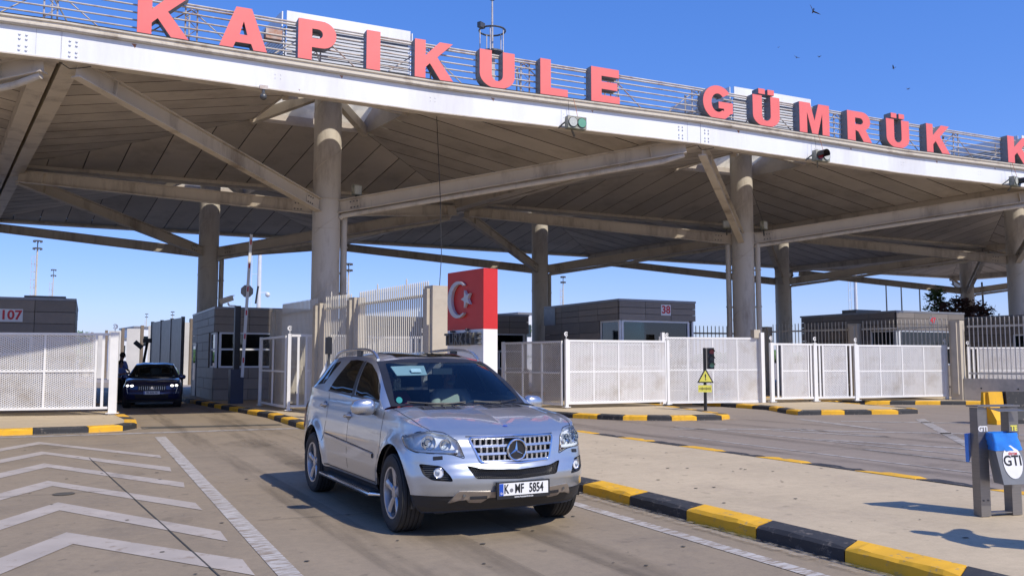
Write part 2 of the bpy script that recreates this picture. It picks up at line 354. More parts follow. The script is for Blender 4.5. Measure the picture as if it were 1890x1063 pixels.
for p in ([(13.7, 18.3), (14.1, 16.0), (14.35, 10.5), (14.22, 10.5), (13.97, 16), (13.58, 18.3)],
          [(16.0, 16.2), (16.1, 13.8), (16.2, 13.8), (16.05, 16.9)], [(13.1, 17.6), (16.0, 16.1), (16.15, 16.3), (13.2, 17.9)],
          [(15.0, 16.3), (16.0, 13.8), (16.25, 13.8), (15.2, 16.3)], [(18.6, 19.2), (17.5, 15.2), (17.75, 15.2), (18.9, 19.2)],
          [(16.0, 11.6), (22.0, 17.5), (21.7, 17.6), (15.7, 11.6)], [(13.4, 12.1), (13.35, 9.6), (13.5, 9.6), (13.55, 12.1)],
          [(15.3, 11.1), (14.2, 14.0), (14.4, 14.0), (15.55, 11.1)], [(15.6, 15.9), (19.6, 12.4), (19.8, 12.6), (15.8, 16.1)],
          [(19, 17.8), (24.5, 13.2), (24.7, 13.4), (19.2, 18)], [(12.0, 16), (12.1, 8), (12.2, 8), (12.1, 16)]):
    mark('faded_lane_marking', p, M['line3'])
b = MB(); b.cyl((-.2, 12.56, .010), (-.2, 12.56, .014), .13, n=16); o = b.build('road_stud_hole', M['joint']); tag(o, kind='structure')

def film(name, col, k=.3, scale=2, scl=(1, .2, 1)):
    """thin deposit (rubber, grit) lying in patches over the concrete"""
    m = bpy.data.materials.new(name); m.use_nodes = True; t = m.node_tree; N = t.nodes; L = t.links; N.clear()
    o = N.new('ShaderNodeOutputMaterial'); mx = N.new('ShaderNodeMixShader'); tr = N.new('ShaderNodeBsdfTransparent'); d = N.new('ShaderNodeBsdfDiffuse')
    d.inputs[0].default_value = (*col, 1); tc = N.new('ShaderNodeTexCoord'); mp = N.new('ShaderNodeMapping'); mp.inputs['Scale'].default_value = scl
    n = N.new('ShaderNodeTexNoise'); n.inputs['Scale'].default_value = scale; n.inputs['Detail'].default_value = 8; n.inputs['Roughness'].default_value = .7
    r = N.new('ShaderNodeValToRGB'); r.color_ramp.elements[0].position = .42; r.color_ramp.elements[1].position = .66; r.color_ramp.elements[0].color = (0, 0, 0, 1); r.color_ramp.elements[1].color = (k, k, k, 1)
    L.new(tc.outputs['Object'], mp.inputs[0]); L.new(mp.outputs[0], n.inputs['Vector']); L.new(n.outputs[0], r.inputs[0]); L.new(r.outputs[0], mx.inputs[0])
    L.new(tr.outputs[0], mx.inputs[1]); L.new(d.outputs[0], mx.inputs[2]); L.new(mx.outputs[0], o.inputs[0]); return m
M['rubberfilm'] = film('rubber_film', (.06, .052, .044), .26, 2.2, (1.2, .10, 1)); M['grit'] = film('grit_film', (.50, .44, .36), .5, 11, (1, 1, 1)); M['oil'] = film('oil_film', (.05, .045, .04), .20, 5, (1, 1, 1))
for x0, x1, yy0, yy1, dx in ((2.35, 2.75, 1, 40, -.02), (3.95, 4.4, 1, 40, -.01), (2.6, 3.2, 1, 30, .02), (11.2, 11.7, 1, 26, .01), (12.9, 13.4, 1, 22, .02), (16.4, 16.9, 6, 20, -.1), (18.2, 18.7, 6, 20, -.1)):
    mark('tyre_track', [(x0, yy0), (x1, yy0), (x1+dx*(yy1-yy0), yy1), (x0+dx*(yy1-yy0), yy1)], M['rubberfilm'], .0175)
for x, y, r_ in ((3.4, 14.5, .5), (3.1, 18.5, .7), (.6, 14.2, .3), (14, 12.5, .7), (12.4, 9.5, .5), (17.5, 13.2, .8), (-.6, 19.5, .5), (.9, 9.9, .22)):
    mark('oil_stain', [(x+r_*math.cos(a)*random.uniform(.7, 1.1), y+1.3*r_*math.sin(a)*random.uniform(.7, 1.1)) for a in [i*.52 for i in range(12)]], M['oil'], .0215)
mark('kerb_grit', [(-8, 22.55), (.2, 22.45), (1.0, 22.75), (1.45, 23.6), (1.3, 23.8), (.9, 23.0), (.1, 22.8), (-8, 22.86)], M['grit'], .0255)
mark('kerb_grit', [(5.55, 1.5), (5.76, 1.5), (5.76, 9.7), (5.32, 15), (4.85, 21.5), (4.7, 21.5), (5.2, 15), (5.58, 9.7)], M['grit'], .0255)
mark('kerb_grit', [(13.6, 20.7), (14.9, 19.85), (16.4, 19.5), (17.2, 20.1), (17.0, 20.2), (16.4, 19.72), (14.9, 20.05), (13.75, 20.88)], M['grit'], .0255)
def offset_poly(P, d):
    """inward offset of a counter-clockwise polygon"""
    n = len(P); out = []
    for i in range(n):
        a, b_, c = V(P[i-1]), V(P[i]), V(P[(i+1) % n])
        e1 = (b_-a).normalized(); e2 = (c-b_).normalized(); n1 = V((-e1.y, e1.x)); n2 = V((-e2.y, e2.x))
        k = (n1+n2); k = k/max(.3, k.dot(n1)); out.append(b_+k*d)
    return out
def island(poly, kerbed, kw=.30, L=1.05, h=.15, phase=0):
    """raised pavement; kerbed = set of polygon edge indices that carry striped blocks"""
    inner = offset_poly(poly, kw-.015)
    b = MB(); b.prism([(p.x, p.y, .0) for p in inner], (0, 0, h-.006)); isl = b.build('pavement', M['pave']); tag(isl, kind='structure')
    inn = offset_poly(poly, kw); k = phase; carry = 0
    for i in range(len(poly)):
        if i not in kerbed: continue
        a, b_ = V(poly[i]), V(poly[(i+1) % len(poly)]); ia, ib = inn[i], inn[(i+1) % len(poly)]
        n = max(1, round((b_-a).length/L))
        for j in range(n):
            g = .006/max(.3, (b_-a).length)
            t0, t1 = j/n+g, (j+1)/n-g
            o0, o1 = a.lerp(b_, t0), a.lerp(b_, t1); i0, i1 = ia.lerp(ib, t0), ia.lerp(ib, t1)
            nn = (i0-o0).normalized()*.035; hh = h+random.uniform(-.004, .004)
            ctr = (o0+o1+i0+i1)/4; q = MB()
            NS = 8; pts_ = []
            for s_ in range(NS+1):
                o_s, i_s = o0.lerp(o1, s_/NS), i0.lerp(i1, s_/NS); end = s_ in (0, NS)
                r1, r2, r3 = random.uniform(-.006, .004), random.uniform(-.007, .002)-(.014 if end else 0), (.012 if random.random() < .12 else 0)+(.006 if end else 0)
                no = nn.normalized()*(.5*max(0, -r1)+r3)
                pts_ += [V((*o_s, 0)), V((*(o_s+no), hh-.032+r1)), V((*(o_s+nn+no), hh+r2-r3)), V((*i_s, hh)), V((*i_s, 0))]
            q.add([v-V((*ctr, 0)) for v in pts_], [(0, 1, 2, 3, 4), tuple(NS*5+x for x in (4, 3, 2, 1, 0))]+[(r*5+m, r*5+(m+1) % 5, (r+1)*5+(m+1) % 5, (r+1)*5+m) for r in range(NS) for m in range(5)])
            ko = q.build('kerb_block', M['yel'] if k % 2 == 0 else M['blk'], isl); ko.location = (ctr.x, ctr.y, 0); k += 1
    return isl
# pavement with the bin, running back beside the lane (booth island)
island([(5.77, -1), (10.1, -1), (10.15, 7), (10.03, 17), (9.6, 28), (7.0, 52), (2.6, 52), (3.67, 38), (4.3, 32), (4.9, 26.5), (4.87, 21.5), (5.35, 15), (5.77, 9.7)],
       {1, 2, 3, 7, 8, 9, 10, 11, 12}, phase=1)
island([(-16, 22.9), (.1, 22.85), (.85, 23.1), (1.2, 23.9), (1.25, 25.4), (.6, 34), (-1.6, 52), (-16, 52)], {0, 1, 2, 3, 4, 5}, L=1.15)
island([(12.9, 26), (12.62, 23.6), (13.0, 22.4), (13.78, 20.9), (14.9, 20.1), (16.4, 19.75), (16.9, 20.0), (17.1, 20.6), (18.6, 26), (17.6, 52), (10.5, 52)],
       {0, 1, 2, 3, 4, 5, 6, 7, 10}, L=.85)
island([(21.1, 28), (21.15, 23), (20.3, 21.3), (20.02, 20.5), (21.5, 20.0), (23.2, 19.4), (24.1, 19.4), (24.6, 19.9), (26.6, 28), (25.0, 52), (18.8, 52)],
       {0, 1, 2, 3, 4, 5, 6, 7, 10}, L=.9)
island([(25.5, 25.2), (31.3, 21.9), (33.0, 17.5), (40, 12), (44, 20), (40, 50), (27, 50), (26.5, 30)], {0, 1, 2, 6, 7}, L=1.0)

# ================================================================== CANOPY
A_ = V((18.25, -.279, 0)); B_ = V((-2.1, 14.9, 0)); ORG = V((-.80, 22.10, 0))
ZE, ZP = 8.95, 10.62
def pq(p, q, z): return A_*p+B_*q+V((0, 0, z))
def soffit_z(p, q): d = min(p, 1-p, q, 1-q); return ZE+(ZP-ZE)*2*d
OPN = .385
def make_bay(front, name_label, left_pipe):
    t = thing('canopy_bay', name_label, 'canopy')
    # soffit boards, one object each
    for side in range(4):
        n = 15 if side in (0, 2) else 13; G = .0010 if side in (0, 2) else .0018
        for k in range(n):
            a, b_ = k/n+G, (k+1)/n-G
            xs = sorted(set([a, b_]+[x for x in (.5, OPN, 1-OPN) if a < x < b_]))
            low = .012
            poly = [(a, low), (b_, low)]+[(x, min(x, 1-x, OPN)-G*.6) for x in reversed(xs)]
            if side == 0: f = lambda u, v_: (u, v_)
            elif side == 1: f = lambda u, v_: (1-v_, u)
            elif side == 2: f = lambda u, v_: (u, 1-v_)
            else: f = lambda u, v_: (v_, u)
            pts = [f(*p) for p in poly]
            if any(pp[1] < low for pp in poly[2:]): pts = [f(a, low), f(b_, low)]+[f(x, max(low*1.01, min(x, 1-x, OPN)-G*.6)) for x in reversed(xs)]
            m_ = MB(); m_.prism([pq(*p, soffit_z(*p)) for p in pts], (0, 0, .05))
            sbo = m_.build('soffit_board', M['soffit'], t); sbo.data.materials.append(M['joint'])
            for pf in sbo.data.polygons:
                if abs(pf.normal.z) < .6: pf.material_index = 1
    # outer roof skin (four slopes and a raised lantern)
    ro = MB(); o1 = OPN-.03; c = [(0, 0), (1, 0), (1, 1), (0, 1)]; i_ = [(o1, o1), (1-o1, o1), (1-o1, 1-o1), (o1, 1-o1)]
    for k in range(4):
        a, b_, c2, d2 = c[k], c[(k+1) % 4], i_[(k+1) % 4], i_[k]
        ro.add([pq(*a, 9.32), pq(*b_, 9.32), pq(*c2, 11.15), pq(*d2, 11.15)], [(0, 1, 2, 3)])
    ro.build('roof_sheet', M['skin_roof'], t)
    # skylight opening: upstand, translucent top, louvred lantern
    up = MB(); e = OPN
    for k, (a, b_) in enumerate((((e, e), (1-e, e)), ((1-e, e), (1-e, 1-e)), ((1-e, 1-e), (e, 1-e)), ((e, 1-e), (e, e)))):
        if k == 0: continue
        P0, P1 = pq(*a, 10.2), pq(*b_, 10.2); d = (P1-P0).normalized(); n = V((-d.y, d.x, 0))*.03
        up.prism([P0-n, P1-n, P1+V((0, 0, 1.0))-n, P0+V((0, 0, 1.0))-n], n*2)
    up.build('skylight_upstand', M['soffit'], t)
    g_ = e+.012; sk = MB(); sk.add([pq(g_, g_, 11.95), pq(1-g_, g_, 11.95), pq(1-g_, 1-g_, 10.5), pq(g_, 1-g_, 10.5)], [(0, 1, 2, 3)]); sk.build('skylight_cover', M['fiber'], t)
    la = MB(); zt = 12.98
    for a, b_ in (((e, e), (1-e, e)), ((1-e, e), (1-e, 1-e)), ((1-e, 1-e), (e, 1-e)), ((e, 1-e), (e, e))):
        P0, P1 = pq(*a, 0), pq(*b_, 0); d = (P1-P0).normalized(); n = V((d.y, -d.x, 0))
        la.bar(P0+V((0, 0, zt-.22))+n*.12, P1+V((0, 0, zt-.22))+n*.12, .04, .5)
    la.build('lantern_band', M['white'], t)
    for wi, (a, b_) in enumerate((((e, e), (1-e, e)), ((1-e, e), (1-e, 1-e)), ((1-e, 1-e), (e, 1-e)), ((e, 1-e), (e, e)))):
        P0, P1 = pq(*a, 0), pq(*b_, 0); d = (P1-P0).normalized(); n = V((d.y, -d.x, 0))
        for k in range(13):
            z = 11.12+k*.108; q = MB()
            tilt = random.uniform(-.012, .012)
            q.bar(P0+V((0, 0, z+tilt))+n*.06, P1+V((0, 0, z-tilt*.5))+n*.06, .03, .062, up=(n*.25+V((0, 0, 1))))
            q.build('louvre_slat', M['fence'] if k else M['gutter'], t)
    for a, b_ in (((e, e), (1-e, e)), ((e, 1-e), (e, e))):  # added grey sheets behind the slats, standing in for the dark interior
        P0, P1 = pq(*a, 11.05), pq(*b_, 11.05); q = MB(); q.bar(P0.lerp(P1, .5)-(P1-P0)*.49+V((0, 0, .75)), P0.lerp(P1, .5)+(P1-P0)*.49+V((0, 0, .75)), .02, 1.5); q.build('lantern_shade_sheet', M['grey'], t)
    # edge beams
    for k, (a, b_) in enumerate((((0, 0), (1, 0)), ((1, 0), (1, 1)), ((1, 1), (0, 1)), ((0, 1), (0, 0)))):
        P0, P1 = pq(*a, 0), pq(*b_, 0); d = (P1-P0).normalized(); n = V((-d.y, d.x, 0)); q = MB()
        ins = .05
        P0 = P0+n*ins+d*ins; P1 = P1+n*ins-d*ins; W = .42 if k in (1, 3) else .30; zb_ = 8.62 if (k in (1, 3) or (k == 0 and front)) else 8.86
        if k == 0 and front:
            P0 = P0+n*.03; P1 = P1+n*.03
        mid = (P0+P1)/2; sag = V((0, 0, -.11 if (k == 0 and front) else 0)); prof = [(0, zb_), (W, zb_+.04), (W, 9.02), (0, 9.3)]
        ring = [[p+n*x+V((0, 0, z))+(sag if j == 1 else V((0, 0, 0))) for x, z in prof] for j, p in enumerate((P0, mid, P1))]
        F = [(j*4+i, j*4+(i+1) % 4, (j+1)*4+(i+1) % 4, (j+1)*4+i) for j in range(2) for i in range(4)]+[(3, 2, 1, 0), (8, 9, 10, 11)]
        q.add([p for r_ in ring for p in r_], F); q.build('edge_beam', M['steel'], t)
    # column
    cc = pq(.5, .5, 0); q = MB(); q.cyl(cc, cc+V((0, 0, 12.2)), .475, n=40); q.build('column', M['col'], t, smooth=True)
    q = MB(); q.tube([cc+V((.478*math.cos(a*.3), .478*math.sin(a*.3), .4+a*.105)) for a in range(112)], .011, 5); q.build('weld_seam', M['steel'], t, smooth=True)
    for z0_, z1_, r0_ in ((7.22, 7.25, .51), (6.2, 6.215, .482)): q = MB(); q.cyl(cc+V((0, 0, z0_)), cc+V((0, 0, z1_)), r0_, n=40); q.build('column_collar', M['steel'], t, smooth=True)
    # struts: I-sections from column to the four corners, with gussets and bolts
    for p, q_ in ((0, 0), (1, 0), (1, 1), (0, 1)):
        cz = 8.58; cn = pq(p, q_, cz); dirn = (V((cc.x, cc.y, 0))-V((cn.x, cn.y, 0))).normalized()
        a = cn+dirn*.45; b_ = V((cc.x, cc.y, 0))-dirn*.40; b_.z = 6.98
        d = (b_-a).normalized(); x = d.cross(V((0, 0, 1))).normalized(); z = x.cross(d)
        s_ = MB(); s_.bar(a+z*.21, b_+z*.21, .26, .035); s_.bar(a-z*.21, b_-z*.21, .26, .035); s_.bar(a, b_, .03, .39)
        s_.bar(a+d*1.1-z*0, a+d*1.13, .25, .39)
        st = s_.build('strut', M['steel'], t)
        g = MB(); gp = b_-d*.55
        for sx in (-1, 1):
            g.bar(gp-d*.28+x*sx*.035, gp+d*.42+x*sx*.035, .02, .36)
        g.build('splice_plate', M['steel'], st)
        bo = MB()
        for sx in (-1, 1):
            for u in (-.2, -.08, .04):
                for h_ in (-.1, .1): bo.cyl(gp+d*u+z*h_+x*sx*.04, gp+d*u+z*h_+x*sx*.065, .026, n=6)
        bo.build('bolt_group', M['dkmetal'], st, kind='stuff')
    # lantern ties from column head
    for p, q_ in ((OPN, OPN), (1-OPN, OPN), (1-OPN, 1-OPN), (OPN, 1-OPN)):
        e1 = pq(p, q_, 10.25); d = (e1-V((cc.x, cc.y, 0))); d.z = 0; d.normalize()
        q = MB(); q.bar(V((cc.x, cc.y, 11.0))+d*.4, e1, .22, .34); q.build('head_beam', M['steel'], t)
    # rain pipes
    Rv = V((.80, -.60, 0)) if left_pipe else A_.normalized()
    def downpipe(s_):
        x = cc+Rv*s_*.62; q = MB(); q.cyl(x+V((0, 0, .1)), x+V((0, 0, 6.75)), .115, n=14)
        for z in (2.2, 4.0, 5.6): q.cyl(x+V((0, 0, z)), x+V((0, 0, z+.05)), .14, n=14); q.bar(x+V((0, 0, z)), cc+V((0, 0, z)), .05, .05)
        q.build('downpipe', M['col'], t, smooth=True)
    downpipe(1)
    if left_pipe: downpipe(-1)
    cn = pq(1, 0, 8.25); dirn = (V((cc.x, cc.y, 0))-V((cn.x, cn.y, 0))).normalized(); x = dirn.cross(V((0, 0, 1)))
    q = MB(); q.tube([cn+dirn*.5+V((0, 0, .05)), cn+dirn*1.2-V((0, 0, .14)), V((cc.x, cc.y, 6.68))-dirn*.6, V((cc.x, cc.y, 6.6))-dirn*.5], .085, 10)
    L_ = (V((cc.x, cc.y, 6.7))-cn)
    for k in range(1, 7): c_ = cn+dirn*.9+L_*(k/7.5)-V((0, 0, .13)); q.bar(c_, c_+V((0, 0, .32)), .03, .03)
    q.build('rain_pipe', M['col'], t, smooth=True)
    if front:
        # white fascia plate (two lengths meeting low at mid-span), bottom flange, gutter profile
        n = V((A_.y, -A_.x, 0)).normalized()      # outwards
        pts = [pq(-.0005, 0, 0), pq(.5, 0, -.11), pq(1.0005, 0, 0)]
        def run(name, prof, mt, par):
            q = MB(); k = len(prof); ring = [[p+n*x+V((0, 0, z)) for x, z in prof] for p in pts]
            F = [(j*k+i, j*k+(i+1) % k, (j+1)*k+(i+1) % k, (j+1)*k+i) for j in range(2) for i in range(k)]+[tuple(range(k))[::-1], tuple(range(2*k, 3*k))]
            q.add([p for r_ in ring for p in r_], F); return q.build(name, mt, par)
        fa = run('fascia_plate', [(0, 8.66), (.035, 8.66), (.035, 9.30), (0, 9.30)], M['white'], t)
        run('bottom_flange', [(-.12, 8.625), (.05, 8.625), (.05, 8.657), (-.12, 8.657)], M['steel'], t)
        gu = run('gutter', [(-.05, 9.303), (.14, 9.303), (.165, 9.33), (.165, 9.37), (.13, 9.39), (.13, 9.44), (.17, 9.46), (.17, 9.50), (-.05, 9.51)], M['gutter'], t)
        run('gutter_lip', [(.08, 9.512), (.13, 9.512), (.13, 9.54), (.08, 9.54)], M['dark'], t)
        bo = MB()
        for px in (.014, .958):
            for dx in (-.07, .07):
                for z in (8.76, 8.86, 9.02, 9.12):
                    c_ = pq(px, 0, z-.22*min(px, 1-px))+A_.normalized()*dx+n*.03; bo.cyl(c_, c_+n*.035, .028, n=8)
        for px in (.27, .5, .73):
            for dx in (-.07, .07):
                for z in (8.95, 9.05): c_ = pq(px, 0, z-.22*min(px, 1-px))+A_.normalized()*dx+n*.03; bo.cyl(c_, c_+n*.02, .012, n=6)
        bo.build('bolt_group', M['white'], fa, kind='stuff')
        for px, z, s_ in ((.085, 9.27, .07), (.36, 9.28, .06), (.60, 9.26, .07), (.78, 9.27, .05), (.30, 8.74, .03)):
            c_ = pq(px, 0, z-.22*min(px, 1-px))+n*.038; u_ = A_.normalized(); q = MB()
            q.add([c_-u_*s_, c_+u_*s_*.7, c_+u_*s_*.5-V((0, 0, s_*.6)), c_+u_*.01-V((0, 0, s_*1.5)), c_-u_*s_*.4-V((0, 0, s_*.7))], [(0, 1, 2, 3, 4)]); q.build('rust_spot', M['rust'], fa)
        q = MB(); q.tube([pq(.0, 0, 8.60)+V((0, .1, 0)), pq(.01, 0, 8.50)+V((0, .15, 0)), pq(.022, 0, 8.53)+V((0, .1, 0)), pq(.035, 0, 8.6)+V((0, .1, 0))], .012, 5); q.build('loose_cable', M['wire'], t)
        q = MB()
        for px in (.0005, .972): c_ = pq(px, 0, 8.98)+n*.037; q.bar(c_-V((0, 0, .31)), c_+V((0, 0, .31)), .006, .004, up=(1, 0, 0))
        q.build('plate_joint', M['grey'], fa)
    return t
bays = {}
rowname = ['front', 'rear']
def bay_label(i, j):
    where = {-1: 'cut off by the left frame edge', 0: 'over the lane behind the silver car', 1: 'above the traffic light and long white fences', 2: 'at the right edge above the palisade', 3: 'furthest right'}[i]
    return ('front canopy bay with white fascia, ' if j == 0 else 'shaded rear canopy bay, ')+where
f0 = make_bay(True, bay_label(0, 0), False); f0.location = ORG; f0['group'] = 'bays of the checkpoint canopy'
f1 = make_bay(True, bay_label(1, 0), True); f1.location = ORG+A_; f1['group'] = 'bays of the checkpoint canopy'
r0 = make_bay(False, bay_label(0, 1), False); r0.location = ORG+B_; r0['group'] = 'bays of the checkpoint canopy'
for i in (-1, 2, 3): dup(f0, loc=ORG+A_*i, label=bay_label(i, 0))
for i in (-1, 1, 2, 3): dup(r0, loc=ORG+A_*i+B_, label=bay_label(i, 1))

# ================================================================== SIGN: rails, trusses, letters
def fy(x): return 22.10-.01528*(x+.75)
def fz(x):                                       # the fascia dips at mid-span
    u = ((x+.80) % 18.25)/18.25; return -.11*(1-abs(u-.5)*2)
nrm = V((A_.y, -A_.x, 0)).normalized()
t = thing('roof_truss', 'long rail truss standing behind the red roof letters', 'truss', (0, 22, 9.5))
for z in (9.58, 9.76, 9.95, 10.14, 10.33, 10.49, 10.56):
    q = MB(); xs = [-12, -.8, 8.3, 17.45, 26.55, 35.7, 44.8, 54]
    for a, b_ in zip(xs, xs[1:]):
        q.cyl((a, fy(a)+.25, z+fz(a)*.3), (b_, fy(b_)+.25, z+fz(b_)*.3), .022 if z < 10.45 else .028, n=6)
    q.build('rail', M['rail'], t, world=True)
for k in range(20):
    x = -10.5+k*3.1; q = MB()
    y = fy(x)+.25
    for dx, dy in ((0, 0), (.28, 0), (.14, .55)): q.cyl((x+dx, y+dy+.05, 9.4), (x+dx, y+dy+.05, 10.5), .022, n=6)
    for j in range(4):
        z0 = 9.45+j*.26; s_ = 1 if j % 2 else -1
        q.cyl((x+.14-.14*s_, y+.05, z0), (x+.14+.14*s_, y+.05, z0+.26), .01, n=4); q.cyl((x, y+.05, z0), (x+.14, y+.6, z0+.26), .01, n=4)
    q.build('truss_post', M['rail'], t, world=True)
    for sg in (-1, 1):
        q = MB(); q.cyl((x+.14, y+.12, 10.48), (x+.14+sg*1.25, y+.12, 9.5), .018, n=5); q.build('diagonal_brace', M['rust' if (k+sg) % 3 == 0 else 'rail'], t, world=True)
    if k % 2: 
        q = MB(); q.cyl((x+.14, y+.55, 10.45), (x+.9, y+1.6, 9.4), .02, n=5); q.build('back_stay', M['rail'], t, world=True)
def arc(cx, cy, rx, ry, a0, a1, n=10): return [(cx+rx*math.cos(R(a0+(a1-a0)*i/n)), cy+ry*math.sin(R(a0+(a1-a0)*i/n))) for i in range(n+1)]
GL = {
 'K': [[(0, 0), (.27, 0), (.27, .30), (.38, .42), (.66, 0), (1, 0), (.57, .60), (.97, 1), (.63, 1), (.27, .61), (.27, 1), (0, 1)]],
 'A': [[(0, 0), (.28, 0), (.34, .17), (.66, .17), (.72, 0), (1, 0), (.66, 1), (.34, 1)], [(.42, .36), (.50, .68), (.58, .36)]],
 'P': [[(0, 0), (.36, 0), (.36, .34), (.56, .34)]+arc(.62, .67, .38, .33, -80, 80, 10)+[(.56, 1), (0, 1)], [(.36, .56), (.36, .79), (.50, .79)]+arc(.52, .675, .12, .115, 80, -80, 6)+[(.50, .56)]],
 'I': [[(0, 0), (1, 0), (1, 1), (0, 1)]],
 'U': [arc(.5, .36, .5, .36, 180, 360, 14)+[(1, 1), (.66, 1)]+arc(.5, .36, .16, .16, 360, 180, 8)+[(.34, 1), (0, 1)]],
 'L': [[(0, 0), (1, 0), (1, .23), (.38, .23), (.38, 1), (0, 1)]],
 'E': [[(0, 0), (1, 0), (1, .23), (.36, .23), (.36, .40), (.92, .40), (.92, .61), (.36, .61), (.36, .77), (.98, .77), (.98, 1), (0, 1)]],
 'G': [arc(.5, .5, .5, .52, 38, 325, 26)+[(1, .22), (1, .54), (.52, .54), (.52, .34), (.70, .34), (.70, .27)]+arc(.5, .5, .22, .28, -50, -318, 18)],
 'M': [[(0, 0), (.25, 0), (.25, .70), (.42, 0), (.60, 0), (.76, .70), (.76, 0), (1, 0), (1, 1), (.64, 1), (.50, .44), (.36, 1), (0, 1)]],
 'R': [[(0, 0), (.32, 0), (.32, .38), (.44, .34), (.66, 0), (1, 0), (.74, .42)]+arc(.60, .70, .34, .30, -55, 90, 10)+[(0, 1)], [(.32, .58), (.32, .79), (.52, .79)]+arc(.52, .685, .12, .105, 80, -80, 6)+[(.50, .58)]],
}
def letter(ch, x0, x1, label, zb=9.54, h=1.09, depth=.30):
    w_ = x1-x0; y0 = fy((x0+x1)/2); zz = fz((x0+x1)/2)*.85
    t = thing('sign_letter', label, 'letter', (x0, y0, zb+zz), 0, 'raised red letters along the canopy roof')
    rz = math.atan2(A_.y, A_.x); t.rotation_euler = (0, 0, rz)
    loops = [[(px*w_, pz*h) for px, pz in lp] for lp in GL['U' if ch == 'Ü' else ch]]
    if ch == 'Ü':
        for a in (.22, .56): loops.append([(a*w_, h*1.05), ((a+.24)*w_, h*1.05), ((a+.24)*w_, h*1.22), (a*w_, h*1.22)])
    cu = bpy.data.curves.new('lt', 'CURVE'); cu.dimensions = '2D'; cu.fill_mode = 'BOTH'; cu.extrude = .006
    for lp in loops:
        sp = cu.splines.new('POLY'); sp.points.add(len(lp)-1)
        for p, (x, z) in zip(sp.points, lp): p.co = (x, z, 0, 1)
        sp.use_cyclic_u = True
    o = link(bpy.data.objects.new('tmp', cu)); dg = bpy.context.evaluated_depsgraph_get()
    me = bpy.data.meshes.new_from_object(o.evaluated_get(dg)); bpy.data.objects.remove(o)
    me.transform(Matrix.Rotation(R(90), 4, 'X')); me.materials.clear(); me.materials.append(M['letter'])
    f = link(bpy.data.objects.new('letter_face', me)); f.parent = t; f.location = (0, -.008, 0)
    q = MB()
    for lp in loops:
        n = len(lp); q.add([(x, 0, z) for x, z in lp]+[(x, depth, z) for x, z in lp], [(i, (i+1) % n, n+(i+1) % n, n+i) for i in range(n)])
    q.build('letter_return', M['letter_side'], t)
    bk = f.copy(); link(bk); bk.name = 'letter_back'; bk.data = me.copy(); bk.data.materials[0] = M['letter_side']; bk.location = (0, depth, 0)
    return t
LT = [('K', .79, 1.98, 'red letter K, largest in view, first of the roof sign'), ('A', 2.66, 3.85, 'red letter A, the only A on the roof'),
      ('P', 4.62, 5.62, 'red letter P in front of the left louvred lantern'), ('I', 6.44, 6.82, 'red letter I, a plain upright bar'),
      ('K', 7.8, 8.95, 'red letter K between the I and the plain U'), ('U', 9.74, 10.84, 'red letter U without dots, in front of the roof mast'),
      ('L', 11.68, 12.60, 'red letter L, the only L on the roof'), ('E', 13.41, 14.42, 'red letter E, the only E on the roof'),
      ('G', 17.59, 18.80, 'red letter G starting the second word'), ('Ü', 19.64, 20.80, 'red letter U with two dots between G and M'),
      ('M', 21.68, 23.05, 'red letter M, the only M on the roof'), ('R', 23.91, 25.1, 'red letter R, the only R on the roof'),
      ('Ü', 25.83, 27.0, 'red letter U with two dots between R and K'), ('K', 27.92, 29.2, 'red letter K ending the second word'),
      ('K', 32.53, 34.0, 'red letter K cut off by the right frame edge')]
for c, a, b_, l in LT: letter(c, a, b_, l, h=1.06 if c in 'Ü' else 1.10)
# mast on the roof
t = thing('roof_mast', 'slim lightning mast with ring platform behind the letter U', 'mast', (13.4, 29, 10.8))
q = MB(); q.cyl((13.4, 29, 10.6), (13.4, 29, 13.35), .11, n=10); q.build('pole', M['rail'], t, world=True, smooth=True)
q = MB(); q.cyl((13.4, 29, 13.3), (13.4, 29, 15.5), .05, .03, n=8); q.cyl((13.4, 29, 15.5), (13.4, 29, 16.2), .012, n=5); q.build('rod', M['rail'], t, world=True)
q = MB(); q.cyl((13.4, 29, 13.3), (13.4, 29, 13.36), .45, n=20)
q.build('ring_platform', M['dkmetal'], t, world=True)
q = MB(); q.tube([(13.4+.5*math.cos(R(a)), 29+.5*math.sin(R(a)), 14.2) for a in range(0, 361, 20)], .035, 6); q.build('guard_ring', M['dkmetal'], t, world=True)
q = MB()
for a in range(20, 380, 72): q.cyl((13.4+.47*math.cos(R(a)), 29+.47*math.sin(R(a)), 13.3), (13.4+.47*math.cos(R(a)), 29+.47*math.sin(R(a)), 14.2), .02, n=5)
q.build('guard_post', M['rail'], t, world=True)
q = MB(); q.box((12.85, 28.8, 14.25), (.28, .16, .2), .5); q.build('floodlight', M['dkmetal'], t, world=True)
q = MB(); q.cyl((13.4, 29, 15.42), (13.4, 29, 15.5), .1, .16, n=10); q.build('lightning_head', M['dkmetal'], t, world=True)
# square dark gear beside louvre
tag(MB().box((4.06, 22.45, 10.15), (.42, .34, .26)).build('roof_junction_box', M['rust']), 'small rusty junction box between the red A and P', 'junction box')
